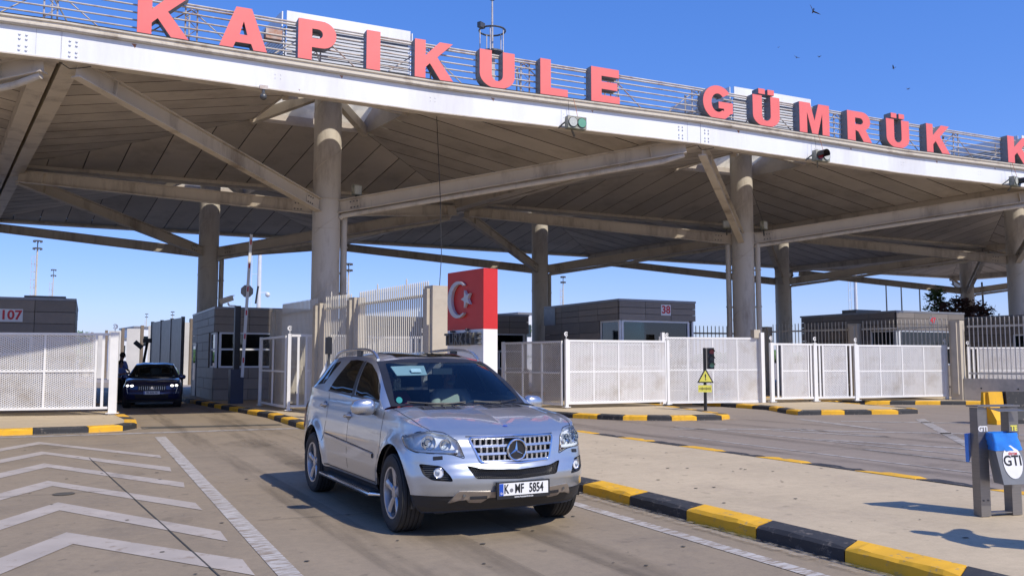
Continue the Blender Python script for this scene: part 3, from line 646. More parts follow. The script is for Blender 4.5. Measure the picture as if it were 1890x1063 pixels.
# ================================================================== LIGHTS ON THE FASCIA
def fascia_signal(x, label, c1, c2, hood=None, tilt=0, aim=0):
    y = fy(x)-.33; z = 8.72+fz(x)
    t = thing('lane_signal', label, 'signal light', (x, y, z), math.atan2(A_.y, A_.x)+aim, 'twin lamp signals hanging on the fascia')
    q = MB(); q.box((0, 0, 0), (.62, .2, .36)); q.build('housing', M['house'], t)
    for s_, c in ((-1, c1), (1, c2)):
        q = MB(); q.cyl((s_*.15, -.101, 0), (s_*.15, -.13, 0), .135, n=20); r_ = q.build('lens', M[c], t, smooth=True)
        q = MB(); q.tube([(s_*.15+.14*math.cos(R(a)), -.12, .14*math.sin(R(a))) for a in range(0, 361, 20)], .012, 5); q.build('lens_ring', M['black'], r_)
    if hood is not None:
        q = MB(); n = 12
        P = [(hood*.15+.15*math.cos(R(a)), yy, .15*math.sin(R(a))) for yy in (-.1, -.42) for a in range(-20, 201, 20)]
        k = len(P)//2; q.add(P, [(i, i+1, k+i+1, k+i) for i in range(k-1)]); q.build('visor', M['black'], t)
    q = MB(); q.tube([(-.2, .1, .1), (-.34, .2, -.02), (-.42, .3, -.12)], .025, 6); q.bar((-.1, .08, -.16), (.12, .3, -.3), .05, .05); q.build('mount_arm', M['dkmetal'], t)
    q = MB(); q.tube([(.02, -.08, .18), (.0, -.02, .45), (-.04, .05, .75)], .008, 5); q.build('feed_cable', M['owire'], t)
    q = MB(); q.tube([(-.22, .0, .18), (-.22, .05, .7)], .006, 4); q.build('hanger_wire', M['wire'], t)
fascia_signal(12.68, 'twin lamp signal with white and green lenses near the middle of the fascia', 'lens', 'glens')
fascia_signal(22.3, 'twin lamp signal with a tilted black visor and dark red lamp below the letter M', 'rlens', 'lens', hood=-1)
fascia_signal(32.4, 'twin lamp signal with black tube visor at the right end of the fascia', 'lens', 'dlens', hood=1, aim=.25)
t = thing('fascia_camera', 'small grey dome camera hanging under the fascia left of the first column', 'camera', (3.75, 21.85, 8.6))
q = MB(); q.box((0, 0, -.05), (.2, .12, .1)); q.build('bracket', M['rail'], t)
q = MB(); q.cyl((0, 0, -.1), (0, 0, -.22), .04, n=10); q.sphere((0, 0, -.28), .09); q.build('dome', M['dkmetal'], t, smooth=True)
def flood(x, y, z, rz, label):
    t = thing('floodlight', label, 'floodlight', (x, y, z), rz, 'floodlights at the column struts')
    q = MB(); q.box((0, 0, .1), (.32, .16, .36)); q.build('housing', M['house'], t)
    q = MB(); q.box((0, -.085, .1), (.26, .012, .29)); q.build('glass_front', M['lens'], t)
    q = MB(); q.bar((0, .0, -.35), (0, .04, -.06), .05, .05); q.build('bracket', M['dkmetal'], t)
flood(8.15, 28.75, 7.45, .3, 'grey floodlight right of the column behind the silver car')
flood(26.0, 28.3, 7.4, .3, 'grey floodlight right of the column behind the long white fence')
flood(24.2, 28.6, 7.35, -.6, 'dark floodlight left of the column behind the long white fence')

# ================================================================== WHITE MESH GATES
mesh_cache = {}
def mesh_fill(w_, h, pitch=.062):
    key = (round(w_, 2), round(h, 2))
    if key in mesh_cache: return mesh_cache[key]
    q = MB(); s_ = .0148; k = 1.75                       # diamonds wider than tall
    py = pitch; px = pitch*k
    def clip(x0, z0, dx, dz):
        # line through (x0,z0) direction (dx,dz) clipped to [0,w]x[0,h]
        ts = []
        t0, t1 = -1e9, 1e9
        for p, d, lo, hi in ((x0, dx, 0, w_), (z0, dz, 0, h)):
            a, b_ = (lo-p)/d, (hi-p)/d
            if a > b_: a, b_ = b_, a
            t0 = max(t0, a); t1 = min(t1, b_)
        return (t0, t1) if t1 > t0 else None
    L = math.hypot(px, py); n = int((w_*py/px+h)/py)+2
    for sg in (1, -1):
        dx, dz = px/L, sg*py/L
        nx, nz = -dz*s_, dx*s_
        for i in range(-n, 2*n):
            z0 = i*py
            if sg == 1: z0 = i*py-w_*py/px
            c = clip(0, z0, dx, dz)
            if not c: continue
            a = (dx*c[0], z0+dz*c[0]); b_ = (dx*c[1], z0+dz*c[1]); y = .004*sg; ty = .006*sg
            q.add([(a[0]-nx, y-ty, a[1]-nz), (b_[0]-nx, y-ty, b_[1]-nz), (b_[0]+nx, y+ty, b_[1]+nz), (a[0]+nx, y+ty, a[1]+nz)], [(0, 1, 2, 3)])
    me = q.mesh('wire_mesh', M['mesh']); mesh_cache[key] = me; return me
def crescent(par, loc, r=.075):
    q = MB(); n = 14; P = []
    for i in range(n): a = R(40+280*i/(n-1)); P.append((r*math.cos(a), 0, r*math.sin(a)))
    for i in range(n): a = R(320-280*i/(n-1)); P.append((.22*r+.62*r*math.cos(a), 0, .62*r*math.sin(a)))
    q.prism([V(p) for p in P], (0, .02, 0)); 
    q.cyl((0, .01, -r-.08), (0, .01, -r), .012, n=6); q.box((.02, .01, 0), (.04, .02, .04))
    o = q.build('crescent_finial', M['fence'], par); o.location = loc; return o
def gate(a, b_, z0, z1, label, cols=2, rows=2, post0=True, post1=True, slot0=0, slot1=0, fin0=True, fin1=False, postw=.10, gap=.12, mid=()):
    """framed mesh leaf from a to b (plan), z0..z1; slots are open vertical gaps between the posts"""
    a = V((*a, 0)); b_ = V((*b_, 0)); L = (b_-a).length; rz = math.atan2(b_.y-a.y, b_.x-a.x)
    t = thing('mesh_gate', label, 'fence', (a.x, a.y, z0), rz, 'white mesh gates and fences along the islands'); t.rotation_euler = (random.uniform(-.004, .004), random.uniform(-.0025, .0025), rz)
    H = z1-z0
    if post0:
        q = MB(); q.box((0, 0, H/2+.0), (postw, .1, H)); q.box((0, 0, .04), (postw+.12, .2, .02)); q.build('post', M['fence'], t)
        if fin0: crescent(t, (0, 0, H+.17))
    if post1:
        q = MB(); q.box((L, 0, H/2), (postw, .1, H)); q.box((L, 0, .04), (postw+.12, .2, .02)); q.build('post', M['fence'], t)
        if fin1: crescent(t, (L, 0, H+.17))
    x0, x1 = (postw*.6 if post0 else 0), L-(postw*.6 if post1 else 0); zb, zt = gap, H-.02
    q = MB(); q.box(((x0+x1)/2, 0, zt-.035), (x1-x0, .06, .07)); q.build('top_rail', M['fence'], t)
    q = MB(); q.box(((x0+x1)/2, 0, zb+.035), (x1-x0, .06, .07)); q.build('bottom_rail', M['fence'], t)
    if slot0: 
        q = MB(); q.box((x0+slot0*.5, 0, (zb+zt)/2), (.07, .05, zt-zb-.14)); q.build('stile', M['fence'], t); x0 += slot0
    if slot1:
        q = MB(); q.box((x1-slot1*.5, 0, (zb+zt)/2), (.07, .05, zt-zb-.14)); q.build('stile', M['fence'], t); x1 -= slot1
    for x in (x0+.03, x1-.03):
        q = MB(); q.box((x, 0, (zb+zt)/2), (.06, .055, zt-zb-.14)); q.build('stile', M['fence'], t)
    for i in range(1, cols):
        x = x0+(x1-x0)*i/cols; q = MB(); q.box((x, .0, (zb+zt)/2), (.05, .045, zt-zb-.14)); q.build('stile', M['fence'], t)
    for i in range(1, rows):
        z = zb+(zt-zb)*i/rows; q = MB(); q.box(((x0+x1)/2, .0, z), (x1-x0-.12, .04, .055)); q.build('mid_rail', M['fence'], t)
    me = mesh_fill(x1-x0-.1, zt-zb-.12)
    o = link(bpy.data.objects.new('wire_mesh', me)); o.parent = t; o.location = (x0+.05, -.012, zb+.06); tag(o, kind='stuff')
    return t
gate((.72, 27.72), (-6.6, 29.2), .15, 2.52, 'white mesh gate with wide end post on the left island', cols=5, slot0=.32, postw=.22, fin0=True, gap=.16)
gate((5.62, 27.05), (7.75, 26.62), .15, 2.53, 'sunlit white mesh gate behind the silver car on the middle island', cols=1, slot0=.42, slot1=.35, fin0=True)
gate((5.54, 27.2), (5.38, 30.6), .15, 2.50, 'shaded white mesh leaf opened away beside the booth lane kerb', cols=2, post0=False, fin0=False, gap=.1)
gate((8.35, 27.7), (9.95, 26.95), .15, 2.52, 'white mesh gate seen through the tall palisade left of the red monument', cols=1, slot0=.25, slot1=.3, fin0=False, fin1=True)
gate((14.2, 24.85), (18.2, 24.75), .15, 2.41, 'white mesh gate of four bays in front of booth 38', cols=4, fin0=True, fin1=True)
gate((14.1, 24.95), (13.55, 28.3), .15, 2.38, 'shaded white mesh leaf opened back beside the red monument', cols=3, post0=False, fin0=False, gap=.08)
gate((18.75, 25.9), (22.75, 25.0), .1, 2.58, 'white mesh gate behind the traffic light, taller than its neighbours', cols=4, post1=True, fin0=False, gap=.05)
gate((22.9, 24.7), (24.85, 24.5), .15, 2.37, 'narrow white mesh gate first right of the tall grey post', cols=1, slot0=.34, slot1=.2, fin0=True, postw=.14)
gate((24.9, 24.5), (26.6, 24.15), .15, 2.36, 'narrow white mesh gate second right of the tall grey post', cols=1, slot0=.22, slot1=.30, fin0=True)
gate((26.65, 24.15), (31.1, 23.65), .15, 2.33, 'wide white mesh gate of four bays left of the concrete pillar', cols=4, fin0=True, fin1=True)
gate((31.15, 23.7), (31.75, 26.4), .15, 2.33, 'shaded white mesh leaf against the right concrete pillar', cols=1, rows=3, post0=False, fin0=False)
gate((34.2, 24.9), (37.2, 23.2), .15, 2.3, 'small white mesh gate seen through the right palisade', cols=1, slot0=.3, slot1=.3, fin0=True, fin1=True)
t = thing('steel_post', 'tall square grey post with hasp between the wide and narrow white gates', 'post', (22.65, 24.95, .15))
q = MB(); q.box((0, 0, 1.3), (.16, .16, 2.6)); q.build('shaft', M['fence'], t); q = MB(); q.box((-.18, .1, 2.55), (.3, .2, .3)); q.build('latch_box', M['pillar'], t)
t = thing('steel_post', 'slim white post with striped edge left of the traffic light', 'post', (18.62, 25.6, .15))
q = MB(); q.box((0, 0, 1.28), (.12, .12, 2.56)); q.build('shaft', M['fence'], t); q = MB(); q.box((-.2, 0, 1.95), (.3, .05, .05)); q.build('hinge_arm', M['fence'], t)

# ================================================================== CONCRETE PILLARS AND PALISADES
def pillar(x, y, rz, label, h=3.5, w_=.42, d=.42, z0=.15):
    t = thing('concrete_pillar', label, 'pillar', (x, y, z0), rz, 'concrete pillars carrying the palisade')
    q = MB(); q.box((0, 0, h/2-z0/2), (w_, d, h-z0)); q.build('shaft', M['pillar'], t)
    q = MB(); q.box((-w_/2-.05, 0, h/2), (.1, d*.5, h-z0-.3)); q.build('channel', M['pillar'], t)
    return t
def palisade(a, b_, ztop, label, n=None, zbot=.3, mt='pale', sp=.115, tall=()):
    a = V((*a, 0)); b_ = V((*b_, 0)); L = (b_-a).length; rz = math.atan2(b_.y-a.y, b_.x-a.x)
    t = thing('palisade_fence', label, 'fence', (a.x, a.y, 0), rz, 'tall steel palisade fences')
    for z in (ztop-.32, zbot+.35):
        q = MB(); q.box((L/2, 0, z), (L, .05, .07)); q.build('rail', M[mt], t)
    n = int(L/sp); src = None
    for i in range(n):
        x = (i+.5)*L/n; hgt = ztop+(.14 if i in tall else 0)
        if src is None or i in tall:
            q = MB(); q.box((0, 0, (hgt+zbot)/2), (.028, .028, hgt-zbot)); q.add([(-.014, -.014, hgt), (.014, -.014, hgt), (.014, .014, hgt), (-.014, .014, hgt), (0, 0, hgt+.05)], [(0, 1, 4), (1, 2, 4), (2, 3, 4), (3, 0, 4)])
            o = q.build('pale', M[mt], t); o.location = (x, -.04, 0)
            if src is None: src = o
        else: inst(src, t, (x, -.04, 0))
    return t
PB = [(7.53, 19.5), (6.92, 24.2), (6.47, 26.4), (5.95, 30.3)]
pillar(7.55, 19.55, .14, 'sunlit concrete pillar beside the red monument')
pillar(6.92, 24.2, .14, 'concrete pillar in the middle of the sunlit palisade', w_=.36)
pillar(6.47, 26.4, .14, 'narrow concrete pillar in front of the large round column', w_=.36, h=3.45)
pillar(5.95, 30.3, .14, 'shaded concrete pillar against the corner of the lane booth', h=3.45)
palisade((6.95, 23.95), (7.50, 19.8), 3.62, 'sunlit cream palisade between concrete pillar and red monument', tall=(10, 25))
palisade((6.52, 26.15), (6.88, 24.45), 3.6, 'short sunlit palisade just right of the large round column', tall=(3,))
palisade((6.0, 30.0), (6.42, 26.7), 3.6, 'shaded palisade between the lane booth and the large round column')
# right-hand enclosure wall
RW = [(33.9, 16.0), (32.1, 21.0), (31.35, 23.3), (30.1, 27.3), (29.0, 31.6)]
t = thing('low_wall', 'low concrete wall under the right palisade', 'wall', (32.7, 19.5, 0))
q = MB(); q.bar((34.0, 15.8, .5), (31.45, 23.1, .5), .3, 1.0); q.build('wall_panel', M['concrete'], t, world=True)
q = MB()
for k in range(6):
    p = V((34.0, 15.8, .62)).lerp(V((31.45, 23.1, .62)), (k+.5)/6); q.cyl(p+V((-.16, -.05, 0)), p+V((-.13, -.04, 0)), .03, n=8)
q.build('tie_hole', M['dark'], t, world=True)
pillar(31.35, 23.3, .3, 'concrete pillar at the end of the low wall on the right', h=3.3, w_=.46)
pillar(30.1, 27.3, .3, 'shaded concrete pillar in front of the rightmost numbered booth', h=3.3)
pillar(29.0, 31.6, .3, 'dark concrete pillar behind the tall grey post', h=3.3)
palisade((31.6, 23.0), (34.0, 15.8), 3.38, 'sunlit cream palisade on the low wall at the right edge', zbot=.85, sp=.16)
palisade((30.2, 27.0), (31.3, 23.6), 3.38, 'shaded palisade between two pillars in front of the right booth', sp=.16)
palisade((29.1, 31.3), (30.05, 27.6), 3.38, 'shaded palisade left of the right booth windows', sp=.16)
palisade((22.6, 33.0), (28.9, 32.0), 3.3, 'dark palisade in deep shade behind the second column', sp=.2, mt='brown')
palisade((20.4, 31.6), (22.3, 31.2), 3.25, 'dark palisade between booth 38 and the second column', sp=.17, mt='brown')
t = thing('steel_hoop', 'dark steel tube hoop standing beside the second column', 'hoop', (22.4, 30.6, 0))
q = MB(); q.tube([(-.25, 0, .15), (-.25, 0, 3.5), (-.15, 0, 3.75), (.15, 0, 3.75), (.25, 0, 3.5), (.25, 0, .15)], .04, 8); q.build('tube', M['dkmetal'], t, smooth=True)
t = thing('utility_block', 'dark square utility cabinet right of booth 38', 'cabinet', (20.9, 29.0, .15)); q = MB(); q.box((0, 0, 1.6), (1.1, .9, 3.2)); q.build('body', M['brown'], t)
q = MB(); q.box((0, 0, 3.23), (1.2, 1.0, .06)); q.build('cap', M['dkmetal'], t)

# ================================================================== BOOTHS
def booth(x, y, rz, W, Dp, top, label, num=None, numx=.5, win=(.0, 1.0, .62), zwin=(1.35, 2.78), band=None, door=False, sidewin=True, mt='stone', mul=(), z0=.15, sign=None, nums=.34):
    """origin = front left corner; W along front, Dp to the back"""
    t = thing('booth', label, 'booth', (x, y, z0), rz, 'stone clad checkpoint booths')
    H = top-z0; w0, w1 = win[0]*W, win[1]*W; zb, zt = zwin[0]-z0, zwin[1]-z0; rec = .16
    # core (set back behind the cladding) and interior glow-less room
    q = MB(); q.box((W/2, Dp/2, zb/2), (W-.12, Dp-.12, zb)); q.box((W/2, Dp/2, (zt+H)/2), (W-.12, Dp-.12, H-zt)); q.build('core_wall', M['dark'], t)
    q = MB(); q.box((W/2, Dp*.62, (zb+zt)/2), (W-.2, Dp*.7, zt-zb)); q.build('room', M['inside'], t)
    # coping
    q = MB(); q.box((W/2, Dp/2-.0, H+.04), (W+.12, Dp+.12, .08)); q.build('coping', M['coping'], t)
    # cladding panels, one object each, 12 mm joints
    def course(z_a, z_b, pieces, face):
        for a, b_ in pieces:
            g = .008; q = MB(); th = .05; pr = random.uniform(0, .006)
            L = b_-a-2*g; h = z_b-z_a-2*g
            if L <= .02 or h <= .02: continue
            q.box((0, 0, 0), (L, th, h)); o = q.build('cladding_panel', M[mt if random.random() < .7 else 'stone2'], t)
            m_ = (a+b_)/2; zc = (z_a+z_b)/2
            if face == 'f': o.location = (m_, -.02-pr, zc)
            elif face == 'l': o.location = (-.02-pr, m_, zc); o.rotation_euler = (0, 0, R(90))
            elif face == 'r': o.location = (W+.02+pr, m_, zc); o.rotation_euler = (0, 0, R(90))
    def split(a, b_, n, sh=0):
        out = []; s_ = (b_-a)/n
        xs = [a]+[a+s_*(i+sh) for i in range(0 if sh else 1, n+(1 if sh else 0)) if a < a+s_*(i+sh) < b_]+[b_]
        return list(zip(xs, xs[1:]))
    nlow = max(2, round(zb/.40)); ntop = 3 if H-zt < 1.4 else 4; nmid = 4
    nf = max(2, round(W/1.2)); ns = max(2, round(Dp/1.5))
    zs = [zb*i/nlow for i in range(nlow+1)]
    for i in range(nlow):
        course(zs[i], zs[i+1], split(-.04, W+.04, nf, .5 if i % 2 else 0), 'f')
        for fc in 'lr': course(zs[i], zs[i+1], split(.05, Dp, ns, .5 if i % 2 else 0), fc)
    for i in range(ntop):
        a, b_ = zt+(H-zt)*i/ntop, zt+(H-zt)*(i+1)/ntop
        course(a, b_, split(-.04, W+.04, nf, .0), 'f')
        for fc in 'lr': course(a, b_, split(.05, Dp, ns, 0), fc)
    sw = min(1.25, Dp*.3) if sidewin else 0
    for i in range(nmid):
        a, b_ = zb+(zt-zb)*i/nmid, zb+(zt-zb)*(i+1)/nmid
        for fc in 'lr': course(a, b_, split(sw+.15, Dp, ns-1, 0), fc)
        if w0 > .3: course(a, b_, [(-.04, w0-.02)], 'f')
        if w1 < W-.3: course(a, b_, [(w1+.02, W+.04)], 'f')
    # front window: frame, mullions, transom, panes (each pane a part)
    zm = zb+(zt-zb)*win[2-0] if len(win) > 2 else (zb+zt)/2
    fr = MB(); F = .07
    fr.box(((w0+w1)/2, .05, zb+F/2), (w1-w0, .09, F)); fr.box(((w0+w1)/2, .05, zt-F/2), (w1-w0, .09, F))
    for xx in (w0+F/2, w1-F/2): fr.box((xx, .05, (zb+zt)/2), (F*1.3, .09, zt-zb-2*F))
    fr.box(((w0+w1)/2, .052, zm), (w1-w0-2*F, .08, F)); wf = fr.build('window_frame', M['wframe'], t)
    xs = [w0+F]+[w0+(w1-w0)*m_ for m_ in mul]+[w1-F]
    for m_ in mul:
        q = MB(); q.box((w0+(w1-w0)*m_, .052, (zb+zm)/2), (F, .08, zm-zb-F)); q.build('mullion', M['wframe'], wf)
    for a, b_ in zip(xs, xs[1:]):
        q = MB(); q.box(((a+b_)/2, .06, (zb+zm)/2), (b_-a, .012, zm-zb-F)); q.build('pane', M['bglass'], wf)
    q = MB(); q.box(((w0+w1)/2, .06, (zt+zm)/2), (w1-w0-2*F, .012, zt-zm-F)); q.build('pane', M['bglass'], wf)
    if sw:
        for xx in (.05, W-.05):
            q = MB()
            for zz in (zb+F/2, zt-F/2, zm): q.box((xx, sw/2+.1, zz), (.07, sw, F))
            q.box((xx, .08, (zb+zt)/2), (.08, .08, zt-zb)); q.box((xx, sw+.1, (zb+zt)/2), (.08, .08, zt-zb)); s2 = q.build('side_window_frame', M['wframe'], t)
            q = MB(); q.box((xx, sw/2+.1, (zb+zt)/2), (.014, sw, zt-zb-.1)); q.build('pane', M['bglass'], s2)
    if num:
        q = MB(); q.box((numx*W, -.055, (zt+H)/2+.06), (nums*.62*len(num)+.06, .012, nums*1.25)); p = q.build('number_plate', M['coping' if nums < .3 else 'wframe'], t)
        text_mesh('booth_number', num, nums*1.25, M['redtxt'], p, .003, .012, m=frame((numx*W, -.066, (zt+H)/2+.06), (1, 0, 0), (0, 0, 1)))
    if door:
        q = MB(); dy = Dp*door
        q.box((-.06, dy, 1.15), (.05, .95, 2.3)); d_ = q.build('door', M['coping'], t)
        q = MB(); q.box((-.09, dy, 1.45), (.02, .7, 1.5)); q.build('pane', M['bglass'], d_)
    if sign:
        q = MB(); q.box((-.07, Dp*sign, zt+.35), (.03, 1.0, .75)); q.build('notice_board', M['coping'], t)
    return t
SK = .135
booth(4.50, 35.6, .02, 3.9, 6.6, 3.74, 'stone clad lane booth with corner window behind the raised barrier', win=(.04, 1.0, .52), zwin=(1.42, 2.82), mul=(.42,), door=.8)
booth(-6.5, 33.25, .0, 6.05, 7, 3.74, 'stone booth numbered 107 behind the left mesh gate', num='107', numx=.69, win=(.05, .8, .5), zwin=(1.3, 2.55), mul=(.33, .66), mt='stone')
booth(18.5, 28.2, .02, 3.65, 5.8, 4.02, 'stone booth numbered 38 behind the four-bay mesh gate', num='38', numx=.6, win=(.03, .93, .48), zwin=(1.45, 3.28), mul=(.5,), door=.82, sign=.92)
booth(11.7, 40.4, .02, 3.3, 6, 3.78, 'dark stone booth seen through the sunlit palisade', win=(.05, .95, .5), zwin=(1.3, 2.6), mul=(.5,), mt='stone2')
booth(16.25, 37.6, .02, 3.1, 5, 3.86, 'small stone booth numbered 9 just right of the red monument', num='9', numx=.17, win=(.05, .95, .5), zwin=(1.3, 3.0), mul=(.5,))
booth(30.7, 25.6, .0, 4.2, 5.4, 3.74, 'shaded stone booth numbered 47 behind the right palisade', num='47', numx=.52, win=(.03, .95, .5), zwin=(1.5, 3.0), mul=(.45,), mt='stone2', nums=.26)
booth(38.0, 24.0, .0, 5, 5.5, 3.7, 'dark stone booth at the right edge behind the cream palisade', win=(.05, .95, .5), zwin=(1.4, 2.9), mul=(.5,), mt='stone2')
t = thing('roof_hatch', 'low dark hatch on the roof of booth 107', 'hatch', (-1.4, 35, 3.82)); q = MB(); q.box((0, 0, .08), (1.3, .8, .16)); q.build('body', M['dkmetal'], t)
t = thing('roof_hatch', 'low dark hatch on the roof of the shaded right booth', 'hatch', (31.9, 28.5, 3.82)); q = MB(); q.box((0, 0, .08), (1.6, .8, .2)); q.build('body', M['dkmetal'], t)

# ================================================================== MONUMENT
ux = V((.255, -1.4, 0)).normalized(); uy = V((-ux.y, ux.x, 0)); P0 = V((7.35, 18.3, 0)); LL = 1.44; WW = .37
t = thing('flag_monument', 'red and white upright slab with crescent, star and the word TÜRKİYE', 'monument', tuple(P0), math.atan2(ux.y, ux.x))
q = MB(); q.box((LL/2, WW/2, 1.265), (LL, WW, 2.23)); q.build('white_base', M['whitem'], t)
q = MB(); q.box((LL/2, WW/2, 3.035), (LL+.004, WW+.004, 1.31)); q.build('red_block', M['redm'], t)
def P2(x, z, d=0): return V((x, -d, z))
cx, cz, r0 = .52*LL-.22, 3.05, .44; n = 30; P = []
cx = .53; r0 = .41
for i in range(n+1): a = R(50+260*i/n); P.append(P2(cx+r0*math.cos(a), cz+r0*math.sin(a), .012))
for i in range(n+1): a = R(301-242*i/n); P.append(P2(cx+.062+.318*math.cos(a), cz+.345*math.sin(a), .012))
q = MB(); q.prism(P, (0, -.07, 0)); q.build('crescent', M['emb'], t)
P = []; sx, sz = .86, 3.05
for i in range(10):
    r_ = .195 if i % 2 == 0 else .078; a = R(180+36*i); P.append(P2(sx+r_*math.cos(a), sz+r_*math.sin(a)*1.05, .012))
q = MB(); q.prism(P, (0, -.07, 0)); q.build('star', M['emb'], t)
for i, ch in enumerate('TÜRKİYE'):
    text_mesh('raised_letter', ch, .37, M['dkmetal'], t, .045, .008, m=frame((.13+i*.198, -.07, 2.16), (1, 0, 0), (0, 0, 1)) @ Matrix.Diagonal((.78, 1, 1, 1)))
t = thing('hanging_cable', 'thin black cable hanging from the canopy beside the red monument', 'cable', (9.6, 21.5, 0))
q = MB(); q.tube([(9.3, 24.2, 9.5), (9.38, 24.0, 6.5), (9.35, 23.8, 4.8), (9.2, 23.6, 3.6), (9.05, 23.4, 2.4)], .012, 5); q.build('cable', M['wire'], t, world=True)

# ================================================================== BARRIER, SIGNALS, SIGNS
t = thing('lane_barrier', 'dark blue barrier cabinet with its striped arm raised in the lane', 'barrier', (4.92, 32.9, .15), .05)
q = MB(); q.box((0, 0, .62), (.46, .42, 1.24)); q.build('cabinet', M['navy'], t)
q = MB(); q.box((-.02, -.08, 1.9), (.20, .2, 3.3)); q.build('mast', M['black'], t)
ab, at = V((.16, -.26, .95)), V((.36, -.26, 6.2)); q = MB(); q.bar(ab, at, .10, .06, up=(0, 1, 0)); arm = q.build('arm', M['wframe'], t)
for k in range(6):
    p = ab.lerp(at, .10+k*.165); q = MB(); q.bar(p, ab.lerp(at, .10+k*.165+.035), .05, .008, up=(0, 1, 0)); o = q.build('red_reflector', M['redtxt'], arm); o.location = (-.0, -.035, 0)
q = MB(); pc = ab.lerp(at, .60)+V((.0, .09, 0)); q.prism([pc+V((.24*math.cos(R(22.5+45*i)), 0, .24*math.sin(R(22.5+45*i)))) for i in range(8)], (0, .02, 0)); q.build('octagon_plate', M['grey'], arm)
q = MB(); q.bar(pc+V((.32, .02, -.45)), pc+V((.4, .02, .2)), .06, .05); q.build('plate_stay', M['dkmetal'], arm)
t = thing('security_camera', 'boxy white security camera on top of the black barrier mast', 'camera', (4.55, 32.8, 3.82), .2)
q = MB(); q.bar((.28, 0, -.12), (.05, 0, -.12), .05, .05); q.bar((.05, 0, -.12), (.0, 0, -.02), .05, .05); q.build('arm', M['fence'], t)
q = MB(); q.bar((-.28, -.1, .0), (.16, .05, .16), .17, .16); q.build('housing', M['concrete'], t)
q = MB(); q.bar((-.3, -.11, .09), (.2, .06, .26), .2, .02); q.build('sunshade', M['fence'], t)
t = thing('traffic_light', 'black three-lamp traffic light on a post with a yellow warning triangle', 'traffic light', (17.42, 21.75, .15), -.46)
q = MB(); q.cyl((0, 0, 0), (0, 0, 1.95), .05, n=10); q.build('post', M['black'], t)
q = MB(); q.box((.18, .0, 1.62), (.2, .2, .66)); h = q.build('signal_head', M['black'], t)
for k, c in enumerate(('rlens', 'dlens', 'glens')):
    z = 1.83-k*.21; q = MB(); q.cyl((.2, -.1, z), (.2, -.12, z), .075, n=14); q.build('lens', M[c], h)
    q = MB(); P = [(.2+.085*math.cos(R(a)), yy, z+.085*math.sin(R(a))) for yy in (-.1, -.22) for a in range(0, 181, 20)]; kk = len(P)//2
    q.add(P, [(i, i+1, kk+i+1, kk+i) for i in range(kk-1)]); q.build('visor', M['black'], h)
q = MB(); q.prism([(-.26, -.07, .86), (.26, -.07, .86), (0, -.07, 1.33)], (0, .015, 0)); tr = q.build('triangle_border', M['blktxt'], t)
q = MB(); q.prism([(-.20, -.075, .895), (.20, -.075, .895), (0, -.075, 1.25)], (0, .004, 0)); q.build('triangle_face', M['yelsign'], tr)
text_mesh('exclamation_mark', '!', .26, M['blktxt'], tr, .002, .006, m=frame((0, -.079, 1.03), (1, 0, 0), (0, 0, 1)))
q = MB(); q.box((-.02, -.065, .68), (.42, .012, .22)); pl = q.build('text_plate', M['yelsign'], t)
q = MB()
for k in range(9): q.box((-.18+k*.04, -.074, .68), (.02, .003, .05+.02*(k % 3)))
q.build('plate_print', M['blktxt'], pl)
t = thing('road_sign', 'back of a white triangular sign on a grey pole behind the silver car', 'sign', (5.85, 23.1, .15), -.35)
q = MB(); q.cyl((0, 0, 0), (0, 0, 2.2), .04, n=10); q.build('pole', M['dkmetal'], t)
q = MB(); q.prism([(-.24, .05, 1.12), (.24, .05, 1.12), (.04, .05, 1.58), (-.04, .05, 1.58)], (0, .012, 0)); q.box((0, .056, .98), (.48, .012, .27)); q.build('sign_back', M['wframe'], t)
q = MB(); q.box((0, -.08, 1.95), (.16, .14, .45)); q.build('signal_head', M['black'], t)
t = thing('lane_kiosk', 'black card reader on a bent post behind the blue car', 'card reader', (2.35, 43.0, 0), 0)
q = MB(); q.tube([(0, 0, 0), (.0, 0, 1.7), (.12, 0, 2.55)], .06, 8); q.build('post', M['black'], t)
q = MB(); q.box((.12, 0, 2.62), (.38, .2, .2)); q.bar((-.42, -.05, 2.56), (-.1, -.05, 2.28), .16, .2); q.bar((-.1, 0, 2.35), (.1, 0, 2.5), .05, .05); q.build('reader_head', M['black'], t)

# ================================================================== LITTER BIN
t = thing('litter_bin', 'steel framed litter bin with blue bag and GTI stickers on the pavement', 'litter bin', (8.13, 5.80, .15), -.20); t.scale = (.93, .93, .93)
def post(x, name='post'):
    q = MB(); h = 1.16
    q.box((x, 0, h/2), (.125, .012, h)); q.box((x-.058, .055, h/2), (.010, .10, h)); q.box((x+.058, .055, h/2), (.010, .10, h)); return q.build(name, M['alu'], t)
pa = post(0); pb = post(.41)
q = MB(); q.box((.205, .055, 1.175), (.56, .17, .016)); q.build('top_plate', M['alu'], t)
q = MB(); q.prism([(.07, -.02, 1.15), (.38, -.02, 1.15), (.48, -.10, 1.12), (.12, -.12, 1.12)], (0, 0, .006)); q.build('rain_lid', M['alu'], t)
q = MB(); q.box((.205, .05, .03), (.36, .10, .012)); q.build('foot_bar', M['alu'], t)
bo = MB()
for x in (-.03, .03): bo.cyl((x, -.006, .17), (x, -.014, .17), .009, n=8)
bo.build('bolt_group', M['dkmetal'], t)
bx = [(.07, -.06), (.46, -.06)]
T = [V((.0, -.13, .86)), V((.335, -.13, .86)), V((.35, .04, .86)), V((.06, .04, .86))]; B = [V((.05, -.21, .36)), V((.385, -.21, .36)), V((.40, -.02, .36)), V((.10, -.02, .36))]
q = MB(); q.add(T+B, [(0, 1, 5, 4), (1, 2, 6, 5), (2, 3, 7, 6), (3, 0, 4, 7), (4, 5, 6, 7)]); bb = q.build('bin_body', M['binbox'], t)
